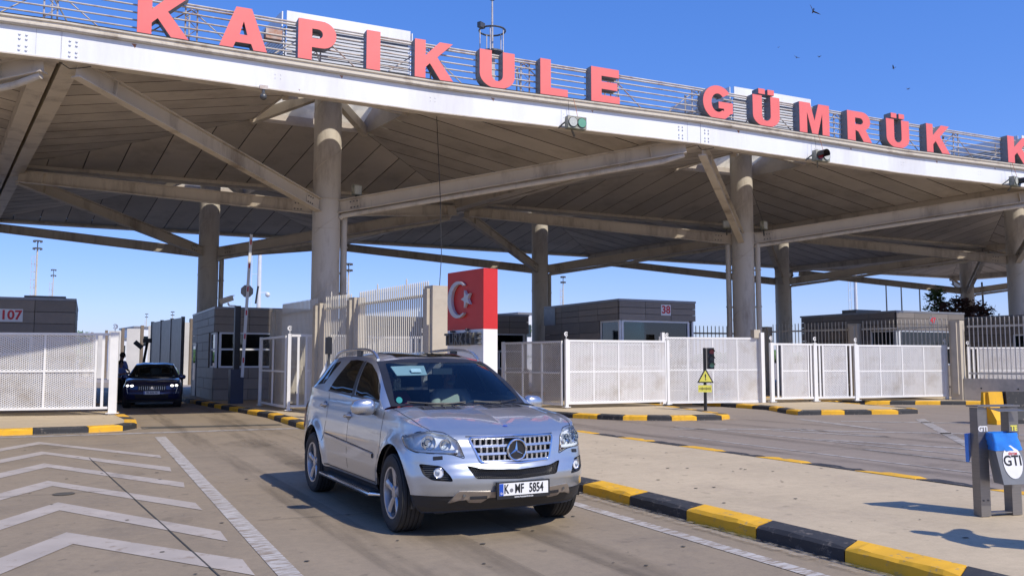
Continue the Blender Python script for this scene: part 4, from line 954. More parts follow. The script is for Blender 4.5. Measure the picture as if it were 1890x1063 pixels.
# sticker on the sloping front face
fx = (B[1]-B[0]).normalized(); fyv = (T[0]+T[1]-B[0]-B[1]).normalized(); fzv = fx.cross(fyv).normalized(); fyv = fzv.cross(fx)
fc = (T[0]+T[1]+B[0]+B[1])/4; 
mm = Matrix((fx, fyv, fzv)).transposed().to_4x4(); mm.translation = fc+fzv*.004+fx*.015-fyv*.02
q = MB(); q.prism([mm @ V((.125*math.cos(R(a)), .175*math.sin(R(a)), 0)) for a in range(0, 360, 15)], fzv*.002); st = q.build('oval_sticker', M['sticker'], bb)
m2 = mm.copy(); m2.translation = fc+fzv*.0075+fx*.012-fyv*.01; text_mesh('sticker_print', 'GTI', .15, M['blktxt'], st, .001, .003, m=m2)
m3 = mm.copy(); m3.translation = fc+fzv*.0075+fx*.03+fyv*.065; text_mesh('sticker_small_print', 'SİSTEM', .035, M['redtxt'], st, .001, .001, m=m3)
for p_, x in ((pa, 0), (pb, .41)):
    text_mesh('post_print', 'GTi' if x == 0 else 'TE', .078, M['sticker'] if x == 0 else M['yelsign'], p_, .001, .004, m=frame((x, -.008, .93), (1, 0, 0), (0, 0, 1)))
# bag: rumpled collar over the rim plus the loose bunch at the back
def bag(ringt, ringb, name, n=28, amp=.012):
    q = MB(); P = []
    rows = 7
    def pt(r_, u):
        L = [(r_[(i+1) % 4]-r_[i]).length for i in range(4)]; s_ = sum(L)*u; i = 0
        while s_ > L[i] and i < 3: s_ -= L[i]; i += 1
        return r_[i].lerp(r_[(i+1) % 4], min(1, s_/L[i]))
    for j in range(rows):
        for k in range(n):
            a, b_ = pt(ringt, k/n), pt(ringb, k/n); p = a.lerp(b_, j/(rows-1)); c = (ringt[0]+ringt[2])/2
            o_ = V((p.x-c.x, p.y-c.y, 0)).normalized(); p = p+o_*(.010+amp*math.sin(k*2.1+j*.9)*math.sin(j*1.7+k)+random.uniform(-.003, .004)); P.append(p)
    q.add(P, [(j*n+k, j*n+(k+1) % n, (j+1)*n+(k+1) % n, (j+1)*n+k) for j in range(rows-1) for k in range(n)])
    return q.build(name, M['bag'], bb, smooth='full')
Tb = [p+(b_-p)*.30 for p, b_ in zip(T, B)]; bag([p+V((0, 0, .035)) for p in T], Tb, 'bin_bag')
q = MB(); P = [V((-.10, .10, .87)), V((.04, .13, .88)), V((.04, .2, .66)), V((-.05, .15, .56)), V((-.08, .12, .68))]; q.prism(P, (0, .05, 0)); q.build('bag_flap', M['bag'], bb, smooth=True)

# ================================================================== JERSEY BARRIER
def jersey(x, y, rz, L, label, mt):
    t = thing('road_block', label, 'barrier', (x, y, 0), rz, 'concrete road blocks on the right')
    prof = [(-.30, 0), (.30, 0), (.30, .12), (.14, .42), (.10, .86), (-.10, .86), (-.14, .42), (-.30, .12)]
    q = MB(); k = len(prof)
    q.add([(0, a, z) for a, z in prof]+[(L, a, z) for a, z in prof], [tuple(range(k)), tuple(range(k, 2*k))[::-1]]+[(i, (i+1) % k, k+(i+1) % k, k+i) for i in range(k)]); q.build('body', M[mt], t)
    q = MB(); q.box((-.05, 0, .42), (.1, .05, .84)); q.build('key', M[mt], t)
jersey(21.75, 15.4, .05, .62, 'yellow concrete road block at the right edge', 'yel')
jersey(22.45, 15.35, -.35, 1.6, 'dark grey concrete road block behind the yellow one', 'blk')

# ================================================================== BACKGROUND
def lightmast(x, y, h, label, r_=.28, ladder=True):
    t = thing('light_mast', label, 'light mast', (x, y, 0), 0, 'floodlight masts on the horizon')
    q = MB(); q.cyl((0, 0, 0), (0, 0, h), r_, r_*.5, n=10); q.build('pole', M['concrete'], t, smooth=True)
    for z in (h, h*1.06):
        q = MB(); q.cyl((0, 0, z), (0, 0, z+.10), r_*2.3, n=12)
        for a in range(0, 360, 45): q.box((r_*2.5*math.cos(R(a)), r_*2.5*math.sin(R(a)), z-.03), (r_*.9, r_*.9, .24))
        q.build('lamp_ring', M['dkmetal'], t)
    q = MB(); q.cyl((0, 0, h), (0, 0, h*1.06), r_*.4, n=6); q.build('spigot', M['dkmetal'], t)
    if ladder:
        q = MB()
        for dx in (-.35, .0): q.bar((dx-r_*1.3, 0, 0), (dx-r_*1.3, 0, h*.93), .05, .05)
        for k in range(int(h/1.0)): q.bar((-.35-r_*1.3, 0, k), (0, 0, k), .05, .05)
        q.build('ladder', M['rail'], t)
def pxd(px, d):
    lat = (px-945)/1598*d; return (d*math.sin(R(26.153))+lat*math.cos(R(26.153)), d*math.cos(R(26.153))-lat*math.sin(R(26.153)))
for px, d, ytop, l in ((60, 110, 443, 'tallest floodlight mast above booth 107'), (92, 150, 497, 'slimmer floodlight mast right of the tallest one'),
                       (641, 115, 486, 'floodlight mast right of the large round column'), (1040, 140, 510, 'floodlight mast above booth 38'),
                       (268, 260, 579, 'tiny floodlight mast left of the far lane, above the white wall'), (316, 220, 575, 'tiny floodlight mast beside the lane booth roof')):
    x, y = pxd(px, d); lightmast(x, y, (1.7+(665-ytop)/1598*d)/1.06, l, .15 if d > 120 else .19)
for px, d, yt, l in ((475, 75, 440, 'pale cable mast with dome cameras behind the barrier arm'), (1583, 90, 505, 'pale pole with ladder above the right booth')):
    x, y = pxd(px, d); h = 1.7+(665-yt)/1598*d
    t = thing('camera_mast', l, 'mast', (x, y, 0), 0)
    q = MB(); q.cyl((0, 0, 0), (0, 0, h), .22, .16, n=10); q.build('pole', M['wframe'], t, smooth=True)
    q = MB()
    for dx in (-1.0, -.65): q.bar((dx, 0, 0), (dx, 0, h*.98), .04, .04)
    for k in range(int(h)): q.bar((-1.0, 0, k), (-.65, 0, k), .04, .04); q.bar((-.65, 0, k+.2), (0, 0, k+.2), .03, .03) if k % 3 == 0 else None
    q.build('ladder', M['wframe'], t)
    for z in (h*.62, h*.42):
        q = MB(); q.bar((0, 0, z), (.7, 0, z+.05), .06, .06); q.sphere((.75, 0, z-.15), .22); q.build('dome_camera', M['wframe'], t, smooth=True)
for px, d, yt in ((1668, 95, 520), (1702, 95, 525), (1640, 95, 525), (1822, 70, 520)):
    x, y = pxd(px, d); t = thing('flag_pole', {1668: 'thin pole left of the far trees', 1702: 'thin pole just left of the green tree', 1640: 'thin pole above the middle of the right booth', 1822: 'dark leaning pole right of the purple tree'}[px], 'pole', (x, y, 0), 0, 'thin poles behind the canopy on the right')
    q = MB(); h = 1.7+(665-yt)/1598*d; q.cyl((0, 0, 0), (-.03*h if px == 1822 else 0, 0, h), .1, .07, n=8); q.build('pole', M['dkmetal'], t)
    q = MB(); q.cyl((0, 0, 0), (0, 0, .3), .22, n=8); q.build('base', M['concrete'], t)
# far wall of pale panels with brown posts; panels turned sunward to look lit
t = thing('boundary_wall', 'long pale panel wall with brown posts at the end of the lane', 'wall', (5.6, 70, 0))
wa, wb = V((6.6, 65, 0)), V((.4, 101, 0)); n = 5
for k in range(n+1):
    a, b_ = wa.lerp(wb, k/n), wa.lerp(wb, (k+1)/n); q = MB(); q.bar(a+V((-.12, .1, 2.2)), a+V((-1.12, .5, 2.2)), .15, 4.4); q.build('wall_panel', M['pwall'], t, world=True)
    q = MB(); q.bar(a+V((.02, 0, 2.3)), a+V((-.0, .6, 2.3)), .24, 4.75); q.build('wall_post', M['brown'], t, world=True)
t = thing('steel_gate', 'dark grey sheet gate between the lane booth and the pale wall', 'gate', (3.2, 50.0, 0), math.atan2(14, -2.0))
for k in range(3): q = MB(); q.box((-5+k*2.2, 0, 1.9), (2.1, .1, 3.7)); q.build('gate_leaf', M['dkmetal'], t)
for k in range(4): q = MB(); q.box((-6.1+k*2.2, 0, 1.9), (.12, .16, 3.8)); q.build('gate_post', M['coping'], t)
random.seed(3)
for i, (px, d, w_, h, l) in enumerate(((228, 150, 7, 5.2, 'low pale warehouse left of the far white wall'), (247, 165, 9, 6.3, 'pale warehouse with ribbed wall behind the far wall'), (186, 190, 8, 5.6, 'small white shed just right of booth 107'), (268, 150, 6, 7.1, 'white truck-like shed behind the pale wall'), (955, 170, 8, 10.5, 'pale far building left of booth 38'), (165, 210, 10, 6.6, 'distant pale block beside the shrub'))):
    x, y = pxd(px, d); t = thing('warehouse', l, 'building', (x, y, 0), .15)
    q = MB(); q.box((0, 0, h/2), (w_, 12, h)); q.build('wall', M['wframe'], t); q = MB(); q.box((0, 0, h+.15), (w_+.5, 12.5, .3)); q.build('roof', M['coping'], t)
    nw = 5
    for k in range(nw): q = MB(); q.box((-w_/2+(k+.5)*w_/nw, -6.03, h*.7), (w_/nw*.7, .08, h*.22)); q.build('window', M['bglass'], t)
# trees
def tree(x, y, h, cr, mt, label, n=900, trunk_h=.5, seed=1, conif=False):
    rnd = random.Random(seed); t = thing('tree', label, 'tree', (x, y, 0), 0)
    q = MB(); q.tube([(0, 0, 0), (.05, 0, h*.4), (0, .05, h*.92)], [cr*.09, cr*.07, cr*.02], 8)
    br = []
    for k in range(14):
        z = h*(trunk_h+(.95-trunk_h)*k/14); a = rnd.uniform(0, 6.28); L = cr*(1-(k/16)**1.5)*rnd.uniform(.6, 1.05)
        e = V((L*math.cos(a), L*math.sin(a), z+L*(.05 if conif else .5))); q.tube([(0, 0, z), tuple(V((0, 0, z)).lerp(e, .6)+V((0, 0, .1))), tuple(e)], [cr*.03, cr*.02, cr*.008], 5); br.append((V((0, 0, z)), e))
    q.build('trunk', M['bark'], t, smooth=True)
    q = MB()
    for k in range(n):
        s_, e = rnd.choice(br); p = s_.lerp(e, rnd.uniform(.25, 1.08))+V((rnd.gauss(0, 1), rnd.gauss(0, 1), rnd.gauss(0, .7)))*cr*.13
        sz = cr*rnd.uniform(.05, .11); u = V((rnd.gauss(0, 1), rnd.gauss(0, 1), rnd.gauss(0, 1))).normalized(); v = u.orthogonal().normalized()
        q.add([p-u*sz, p+v*sz*.45, p+u*sz, p-v*sz*.45], [(0, 1, 2, 3)])
    me = q.mesh('crown', M[mt]); o = link(bpy.data.objects.new('crown', me)); o.parent = t; tag(o, kind='stuff')
x, y = pxd(1741, 62); tree(x, y, 7.3, 2.1, 'leaf', 'green tree left of the purple tree behind the right booth', seed=2, trunk_h=.35, conif=True, n=1300)
x, y = pxd(1768, 60); tree(x, y, 6.2, 2.1, 'leaf2', 'purple leaved tree partly behind the far column', seed=4, n=1300)
x, y = pxd(1808, 64); tree(x, y, 6.0, 1.9, 'leaf2', 'small purple tree right of the far column', seed=6, n=1100)
x, y = pxd(150, 90); tree(x, y, 4.9, 1.6, 'leaf', 'green shrub peeking out right of booth 107', seed=8, trunk_h=.2, n=1500)
x, y = pxd(1002, 70); tree(x, y, 5.0, 1.5, 'leaf', 'small green tree behind booth 9', seed=9, trunk_h=.3, n=900)
q = MB()
for px in range(-300, 2600, 18):
    x, y = pxd(px, 620+40*math.sin(px)); h = random.uniform(5, 11); q.sphere((x, y, h*.35), h, 8, 5, (1.6, 1.6, .62))
o = q.build('far_tree_line', M['leaf']); tag(o, kind='stuff')
# birds
def bird(loc, s_, rz, tilt, label, mt='black'):
    t = thing('bird', label, 'bird', loc, rz, 'birds circling over the canopy'); t.rotation_euler = (tilt, .2, rz); t.scale = (s_, s_, s_)
    q = MB(); q.tube([(-.2, 0, 0), (-.12, 0, .01), (0, 0, .015), (.12, 0, .01), (.19, 0, .02), (.24, 0, .01)], [.005, .03, .05, .04, .028, .004], 8); q.add([(-.34, -.06, 0), (-.34, .06, 0), (-.15, .02, 0), (-.15, -.02, 0)], [(0, 1, 2, 3)]); q.build('body', M[mt], t, smooth=True)
    for sg in (-1, 1):
        q = MB(); q.prism([(.08, sg*.03, .02), (.10, sg*.22, .14), (-.02, sg*.52, .20), (-.08, sg*.3, .12), (-.08, sg*.03, .02)], (0, 0, .008)); q.build('wing', M[mt], t)
bird((10.04, 9.72, 7.16), .24, 1.0, .9, 'dark bird with raised wings at the top of the sky')
for i, (p, l) in enumerate((((39.12, 40.85, 21.7), 'pale speck of a bird highest above the second word'), ((40.06, 40.28, 21.0), 'thin gliding bird, middle one of the three above the second word'), ((41.07, 39.31, 20.9), 'faint gliding bird just right of the middle one'), ((44.18, 36.37, 19.74), 'small banking bird above the last K'), ((44.98, 36.02, 18.4), 'gliding bird lowest above the roof sign'))):
    bird(p, .42 if i else .2, .4+i*.6, .5 if i % 2 else -.3, l, 'grey' if i == 0 else 'dkmetal')
# ================================================================== PEOPLE
def skinmesh(name, pts, edges, mt, parent, root=0, sub=2):
    """pts: (x,y,z,r) joints; one continuous tapered surface grown over the skeleton"""
    me = bpy.data.meshes.new('sk'); me.from_pydata([p[:3] for p in pts], edges, [])
    o = link(bpy.data.objects.new('sk', me)); o.modifiers.new('s', 'SKIN'); 
    if not me.skin_vertices: me.skin_vertices.new()
    for v, p in zip(me.skin_vertices[0].data, pts):
        r_ = p[3] if not isinstance(p[3], tuple) else p[3]; v.radius = (r_, r_) if not isinstance(r_, tuple) else r_
    me.skin_vertices[0].data[root].use_root = True
    sb = o.modifiers.new('u', 'SUBSURF'); sb.levels = sub; sb.render_levels = sub
    dg = bpy.context.evaluated_depsgraph_get(); dg.update()
    m2 = bpy.data.meshes.new_from_object(o.evaluated_get(dg)); bpy.data.objects.remove(o); m2.name = name
    m2.materials.clear(); m2.materials.append(mt); m2.shade_smooth()
    ob = link(bpy.data.objects.new(name, m2)); ob.parent = parent; return ob
def person(loc, rz, label, shirt, J, hair='hair', beard=None, trousers='trouser', scale=1.0, group=None):
    """J: joint positions in local space (x right, y facing -y is forward, z up)"""
    t = thing('person', label, 'person', loc, rz, group); t.scale = (scale,)*3
    g = lambda k: V(J[k])
    names = ['pelvis', 'waist', 'chest', 'neck0', 'neck', 'head', 'crown']
    rad = dict(pelvis=.145, waist=.125, chest=.155, neck0=.075, neck=.055, head=.092, crown=.07)
    pts = [(*g(k), rad[k]) for k in names]; E = [(i, i+1) for i in range(6)]
    jaw = g('head')+V((0, -.035, -.075)); pts.append((*jaw, .05)); E.append((5, 7))
    def chain(ks, rs, root):
        last = root
        for k, r_ in zip(ks, rs):
            pts.append((*g(k), r_)); E.append((last, len(pts)-1)); last = len(pts)-1
        return last
    hands = {}
    for s_ in 'RL':
        w_ = chain(['sh'+s_, 'el'+s_, 'wr'+s_, 'pa'+s_], [.062, .042, .027, .034], 2); hands[s_] = w_
        d = (g('pa'+s_)-g('wr'+s_)).normalized(); side = d.cross(V((0, -1, .2))).normalized(); curl = J.get('curl'+s_, V((0, -.4, -.8)))
        curl = V(curl).normalized()
        for k in range(4):
            b0 = g('pa'+s_)+side*(k-1.5)*.019+d*.012; Lf = (.075, .085, .08, .062)[k]
            p1 = b0+d*Lf*.5+curl*.008; p2 = p1+(d*.45+curl*.75).normalized()*Lf*.35; p3 = p2+(d*.1+curl).normalized()*Lf*.28
            last = w_
            for p_, r_ in ((p1, .0095), (p2, .0088), (p3, .007)): pts.append((*p_, r_)); E.append((last, len(pts)-1)); last = len(pts)-1
        th = g('pa'+s_)+side*.03*(1 if s_ == 'R' else -1)-d*.01; last = w_
        for p_, r_ in ((th+d*.02+curl*.01, .011), (th+d*.045+curl*.03, .009)): pts.append((*p_, r_)); E.append((last, len(pts)-1)); last = len(pts)-1
        chain(['hip'+s_, 'kn'+s_, 'an'+s_, 'to'+s_], [.088, .058, .042, .036], 0)
    body = skinmesh('body', pts, E, M['skin'], t)
    # clothing follows the same joints, a little fuller
    P = []; E = []
    def cadd(k, r_, last=None):
        P.append((*(g(k) if isinstance(k, str) else k), r_)); 
        if last is not None: E.append((last, len(P)-1))
        return len(P)-1
    a = cadd('pelvis', .155); a = cadd('waist', .142, a); c = cadd('chest', .172, a); cadd('neck0', .085, c)
    for s_ in 'RL':
        k = cadd('sh'+s_, .078, c); k = cadd('el'+s_, .058, k)
        if J.get('long'): cadd(g('wr'+s_).lerp(g('el'+s_), .12), .042, k)
    skinmesh('shirt', P, E, M[shirt], t)
    P = []; E = []
    a = cadd('pelvis', .158)
    for s_ in 'RL': k = cadd('hip'+s_, .100, a); k = cadd('kn'+s_, .078, k); cadd(g('an'+s_)+V((0, 0, .03)), .062, k)
    skinmesh('trousers', P, E, M[trousers], t)
    for s_ in 'RL':
        q = MB(); q.sphere(g('to'+s_).lerp(g('an'+s_), .35)-V((0, 0, .03)), .1, 12, 8, (.5, 1.35, .5)); q.build('shoe', M['flesh'], t, smooth='full')
    # head details
    h = g('head'); f = V(J.get('face', (0, -1, 0))).normalized(); sx = V((0, 0, 1)).cross(f).normalized()*-1
    q = MB()
    for k in range(120):
        pass
    q.sphere(h+V((0, 0, .045))-f*.022, .104, 18, 12, (.93, 1.0, 1.02)); hr = q
    # trim the cap so it ends at the hairline
    q2 = MB()
    for fc in hr.f:
        pts_ = [V(hr.v[i]) for i in fc]; c = sum(pts_, V())/4-h
        if c.dot(f) < .035+max(0, (c.z-.05)) and c.z > -.055: q2.add(pts_, [(0, 1, 2, 3)])
    q2.build('hair', M[hair], t, smooth='full')
    q = MB(); q.prism([h+f*.085+V((0, 0, .03)), h+f*.085-V((0, 0, .03))+sx*.018, h+f*.085-V((0, 0, .03))-sx*.018], f*.001)
    q.add([h+f*.083+V((0, 0, .03)), h+f*.083+sx*.019-V((0, 0, .03)), h+f*.083-sx*.019-V((0, 0, .03)), h+f*.116-V((0, 0, .022))], [(0, 1, 3), (0, 3, 2), (1, 2, 3)]); q.build('nose', M['skin'], t, smooth='full')
    for s_ in (-1, 1):
        q = MB(); q.sphere(h+f*.082+sx*s_*.034+V((0, 0, .018)), .0125, 10, 6); q.build('eye', M['black'], t, smooth='full')
        q = MB(); q.bar(h+f*.089+sx*s_*.018+V((0, 0, .036)), h+f*.083+sx*s_*.052+V((0, 0, .036)), .008, .007); q.build('eyebrow', M[hair], t)
        q = MB(); q.sphere(h+sx*s_*.09-f*.0, .03, 10, 6, (.4, .7, 1.1)); q.build('ear', M['skin'], t, smooth='full')
    q = MB(); q.bar(h+f*.086-sx*.024-V((0, 0, .052)), h+f*.086+sx*.024-V((0, 0, .052)), .01, .009); q.build('mouth', M['shirtr'], t)
    if beard:
        q = MB(); q.bar(h+f*.090-sx*.03-V((0, 0, .042)), h+f*.090+sx*.03-V((0, 0, .042)), .014, .012); q.sphere(h+f*.055-V((0, 0, .085)), .05, 12, 8, (1.05, .8, .75)); q.build('beard', M[beard], t, smooth='full')
    return t
STAND = dict(pelvis=(0, 0, .95), waist=(0, 0, 1.08), chest=(0, 0, 1.32), neck0=(0, 0, 1.47), neck=(0, -.01, 1.53), head=(0, -.02, 1.65), crown=(0, -.01, 1.73),
  shR=(-.19, 0, 1.42), elR=(-.25, .02, 1.15), wrR=(-.24, -.10, .92), paR=(-.24, -.13, .85), shL=(.19, 0, 1.42), elL=(.25, .02, 1.15), wrL=(.24, -.10, .92), paL=(.24, -.13, .85),
  hipR=(-.10, 0, .90), knR=(-.11, -.02, .49), anR=(-.11, .02, .09), toR=(-.12, -.12, .04), hipL=(.10, 0, .90), knL=(.11, -.02, .49), anL=(.11, .02, .09), toL=(.12, -.12, .04))
SIT = dict(pelvis=(0, .12, .20), waist=(0, .17, .34), chest=(0, .22, .58), neck0=(0, .22, .73), neck=(0, .20, .78), head=(0, .17, .90), crown=(0, .18, .985),
  shR=(-.19, .2, .66), elR=(-.25, -.02, .44), wrR=(-.15, -.24, .50), paR=(-.14, -.31, .53), shL=(.19, .2, .66), elL=(.25, -.02, .44), wrL=(.15, -.24, .50), paL=(.14, -.31, .53),
  hipR=(-.10, .06, .17), knR=(-.13, -.38, .24), anR=(-.13, -.55, -.10), toR=(-.13, -.68, -.13), hipL=(.10, .06, .17), knL=(.13, -.38, .24), anL=(.13, -.55, -.10), toL=(.13, -.68, -.13), long=True)

# ================================================================== CARS
def crv(pts, n=None, ts=None):
    """Catmull-Rom through pts (tuples), chord-length parameter"""
    P = [V(p) for p in pts]; d = [0]
    for a, b_ in zip(P, P[1:]): d.append(d[-1]+max(1e-6, (b_-a).length))
    T = d[-1]
    def at(t):
        s_ = min(max(t, 0), 1)*T; i = 0
        while i < len(P)-2 and s_ > d[i+1]: i += 1
        u = (s_-d[i])/(d[i+1]-d[i]); p1, p2 = P[i], P[i+1]
        h = d[i+1]-d[i]
        m1 = (P[i+1]-P[i-1])/(d[i+1]-d[i-1])*h if i > 0 else (p2-p1)
        m2 = (P[i+2]-P[i])/(d[i+2]-d[i])*h if i+2 < len(P) else (p2-p1)
        return p1*(2*u**3-3*u**2+1)+m1*(u**3-2*u**2+u)+p2*(-2*u**3+3*u**2)+m2*(u**3-u**2)
    return at if n is None and ts is None else [at(t) for t in (ts or [i/(n-1) for i in range(n)])]
def lerp_tab(tab, x):
    if x <= tab[0][0]: return tab[0][1]
    for (a, va), (b_, vb) in zip(tab, tab[1:]):
        if x <= b_:
            u = (x-a)/(b_-a); u = u*u*(3-2*u)*.5+u*.5; return va+(vb-va)*u
    return tab[-1][1]
def inpoly(p, poly):
    x, y = p; c = False; j = len(poly)-1
    for i in range(len(poly)):
        xi, yi = poly[i]; xj, yj = poly[j]
        if (yi > y) != (yj > y) and x < (xj-xi)*(y-yi)/(yj-yi)+xi: c = not c
        j = i
    return c
def nearpoly(p, poly):
    best = None; px, py = p
    for i in range(len(poly)):
        ax, ay = poly[i-1]; bx, by = poly[i]; dx, dy = bx-ax, by-ay; L = dx*dx+dy*dy
        u = max(0, min(1, ((px-ax)*dx+(py-ay)*dy)/L if L else 0)); qx, qy = ax+dx*u, ay+dy*u; d = (qx-px)**2+(qy-py)**2
        if best is None or d < best[0]: best = (d, qx, qy)
    return best[1], best[2]
def roundpoly(poly, r=.02, n=3):
    out = []; N_ = len(poly)
    for i in range(N_):
        a, b_, c = V(poly[i-1]), V(poly[i]), V(poly[(i+1) % N_]); d1 = (a-b_); d2 = (c-b_); k = min(r, d1.length*.4, d2.length*.4)
        p, q = b_+d1.normalized()*k, b_+d2.normalized()*k
        for j in range(n+1): u = j/n; out.append(tuple(p*(1-u)**2+b_*2*u*(1-u)+q*u*u))
    return out
class Grid:
    """regular surface patch; regions are carved out of it along snapped outlines"""
    def __init__(s, f, nu, nv):
        s.nu, s.nv = nu, nv; s.v = [V(f(i/nu, j/nv)) for i in range(nu+1) for j in range(nv+1)]
        s.q = [(i*(nv+1)+j, (i+1)*(nv+1)+j, (i+1)*(nv+1)+j+1, i*(nv+1)+j+1) for i in range(nu) for j in range(nv)]
        s.lab = [0]*len(s.q)
        s.n = [V() for _ in s.v]
        for a, b_, c, d in s.q:
            nn = (s.v[c]-s.v[a]).cross(s.v[d]-s.v[b_])
            for k in (a, b_, c, d): s.n[k] += nn
        s.n = [x.normalized() if x.length > 1e-12 else V((0, 0, 1)) for x in s.n]
        for i_, v_ in enumerate(s.v):
            if abs(v_.y) < 1e-4: s.n[i_] = V((s.n[i_].x, 0, s.n[i_].z)).normalized() if abs(s.n[i_].x)+abs(s.n[i_].z) > 1e-6 else V((1, 0, 0))
        if sum(n.dot(v-V((v.x*.6, 0, .5))) for n, v in zip(s.n, s.v)) < 0: s.n = [-x for x in s.n]; s.q = [tuple(reversed(q)) for q in s.q]
    def carve(s, poly, ax, lab, cond=lambda c: True, over=(0,)):
        ia, ib = ax; ic = 3-ia-ib
        hit = set()
        for k, q in enumerate(s.q):
            if s.lab[k] not in over: continue
            c = (s.v[q[0]]+s.v[q[1]]+s.v[q[2]]+s.v[q[3]])/4
            if cond(c) and inpoly((c[ia], c[ib]), poly): s.lab[k] = lab; hit.add(k)
        inn = set(v for k in hit for v in s.q[k]); out = set(v for k, q in enumerate(s.q) if k not in hit for v in q)
        # also outline vertices lying on the patch edge
        for v in inn & out:
            p = s.v[v]; qx, qy = nearpoly((p[ia], p[ib]), poly); da, db = qx-p[ia], qy-p[ib]
            if da*da+db*db > .05**2: continue
            p = p.copy(); p[ia] = qx; p[ib] = qy; n = s.n[v]
            if abs(n[ic]) > .15: p[ic] -= max(-.03, min(.03, (n[ia]*da+n[ib]*db)/n[ic]))
            s.v[v] = p
    def part(s, labs, off=0, flip=False, mirror=True, rim=0):
        m_ = MB(); F = [q for k, q in enumerate(s.q) if s.lab[k] in labs]
        if not F: return m_
        vs = [(v+s.n[i]*off) for i, v in enumerate(s.v)]
        used = sorted(set(i for f in F for i in f)); mp = {k: i for i, k in enumerate(used)}
        pts = [vs[k] for k in used]; fs = [tuple(mp[i] for i in f) for f in F]
        if rim:
            cnt = {}
            for f in F:
                for a, b_ in zip(f, f[1:]+f[:1]): cnt[(a, b_)] = cnt.get((a, b_), 0)+1
            base = len(pts); 
            for (a, b_) in [e for e in cnt if (e[1], e[0]) not in cnt and not (abs(s.v[e[0]].y) < 1e-3 and abs(s.v[e[1]].y) < 1e-3 and mirror)]:
                k = len(pts); pts += [s.v[a]+s.n[a]*(off), s.v[b_]+s.n[b_]*(off), s.v[b_]+s.n[b_]*(off+rim), s.v[a]+s.n[a]*(off+rim)]; fs.append((k, k+1, k+2, k+3))
        m_.add(pts, fs)
        if mirror: m_.add([V((p.x, -p.y, p.z)) for p in pts], [tuple(reversed(f)) for f in fs])
        return m_
paint = mat('silver_metallic_paint', (.50, .535, .57), .31, .80, (.485, .52, .555), 60, .4, coat=.9)
paintblue = mat('dark_blue_paint', (.008, .018, .09), .3, .45, (.006, .015, .08), 30, coat=1.0)
chrome = mat('chrome', (.78, .79, .80), .08, 1, (.76, .77, .78), 5)
satin = mat('satin_silver', (.60, .61, .62), .25, .9, (.56, .57, .58), 5)
plast = mat('dark_cladding', (.022, .022, .024), .6, 0, (.032, .031, .03), 4, .6)
skidm = mat('dusty_skid_plate', (.42, .36, .30), .4, .5, (.32, .27, .22), 4)
wglass = glass('windscreen_glass', (.62, .80, .88), .015, 1.45, 1.0)
sglass = glass('tinted_side_glass', (.12, .14, .16), .015, 1.55, .5)
lglass = glass('lamp_glass', (.95, .98, 1), .02, 1.45, .97)
M.update(paint=paint, paintblue=paintblue)
rimm = mat('alloy_rim', (.52, .53, .55), .3, .8, (.46, .47, .49), 5)
brake = mat('brake_disc', (.16, .15, .14), .4, .8)
lampi = mat('lamp_reflector', (.84, .85, .86), .35, .25, (.70, .71, .72), 30)
amber = mat('amber_lens', (.75, .40, .12), .2); redl = mat('red_lamp', (.3, .01, .01), .15)
seatm = mat('dark_leather', (.03, .03, .032), .6); dash = mat('dashboard', (.022, .024, .028), .75); visorm = mat('sun_visor', (.42, .47, .48), .8)
plate = mat('plate_white', (.80, .80, .78), .35, 0, (.76, .76, .74), 3); blueband = mat('plate_blue', (.02, .09, .5), .4); teal = mat('teal_sticker', (.02, .42, .36), .5)

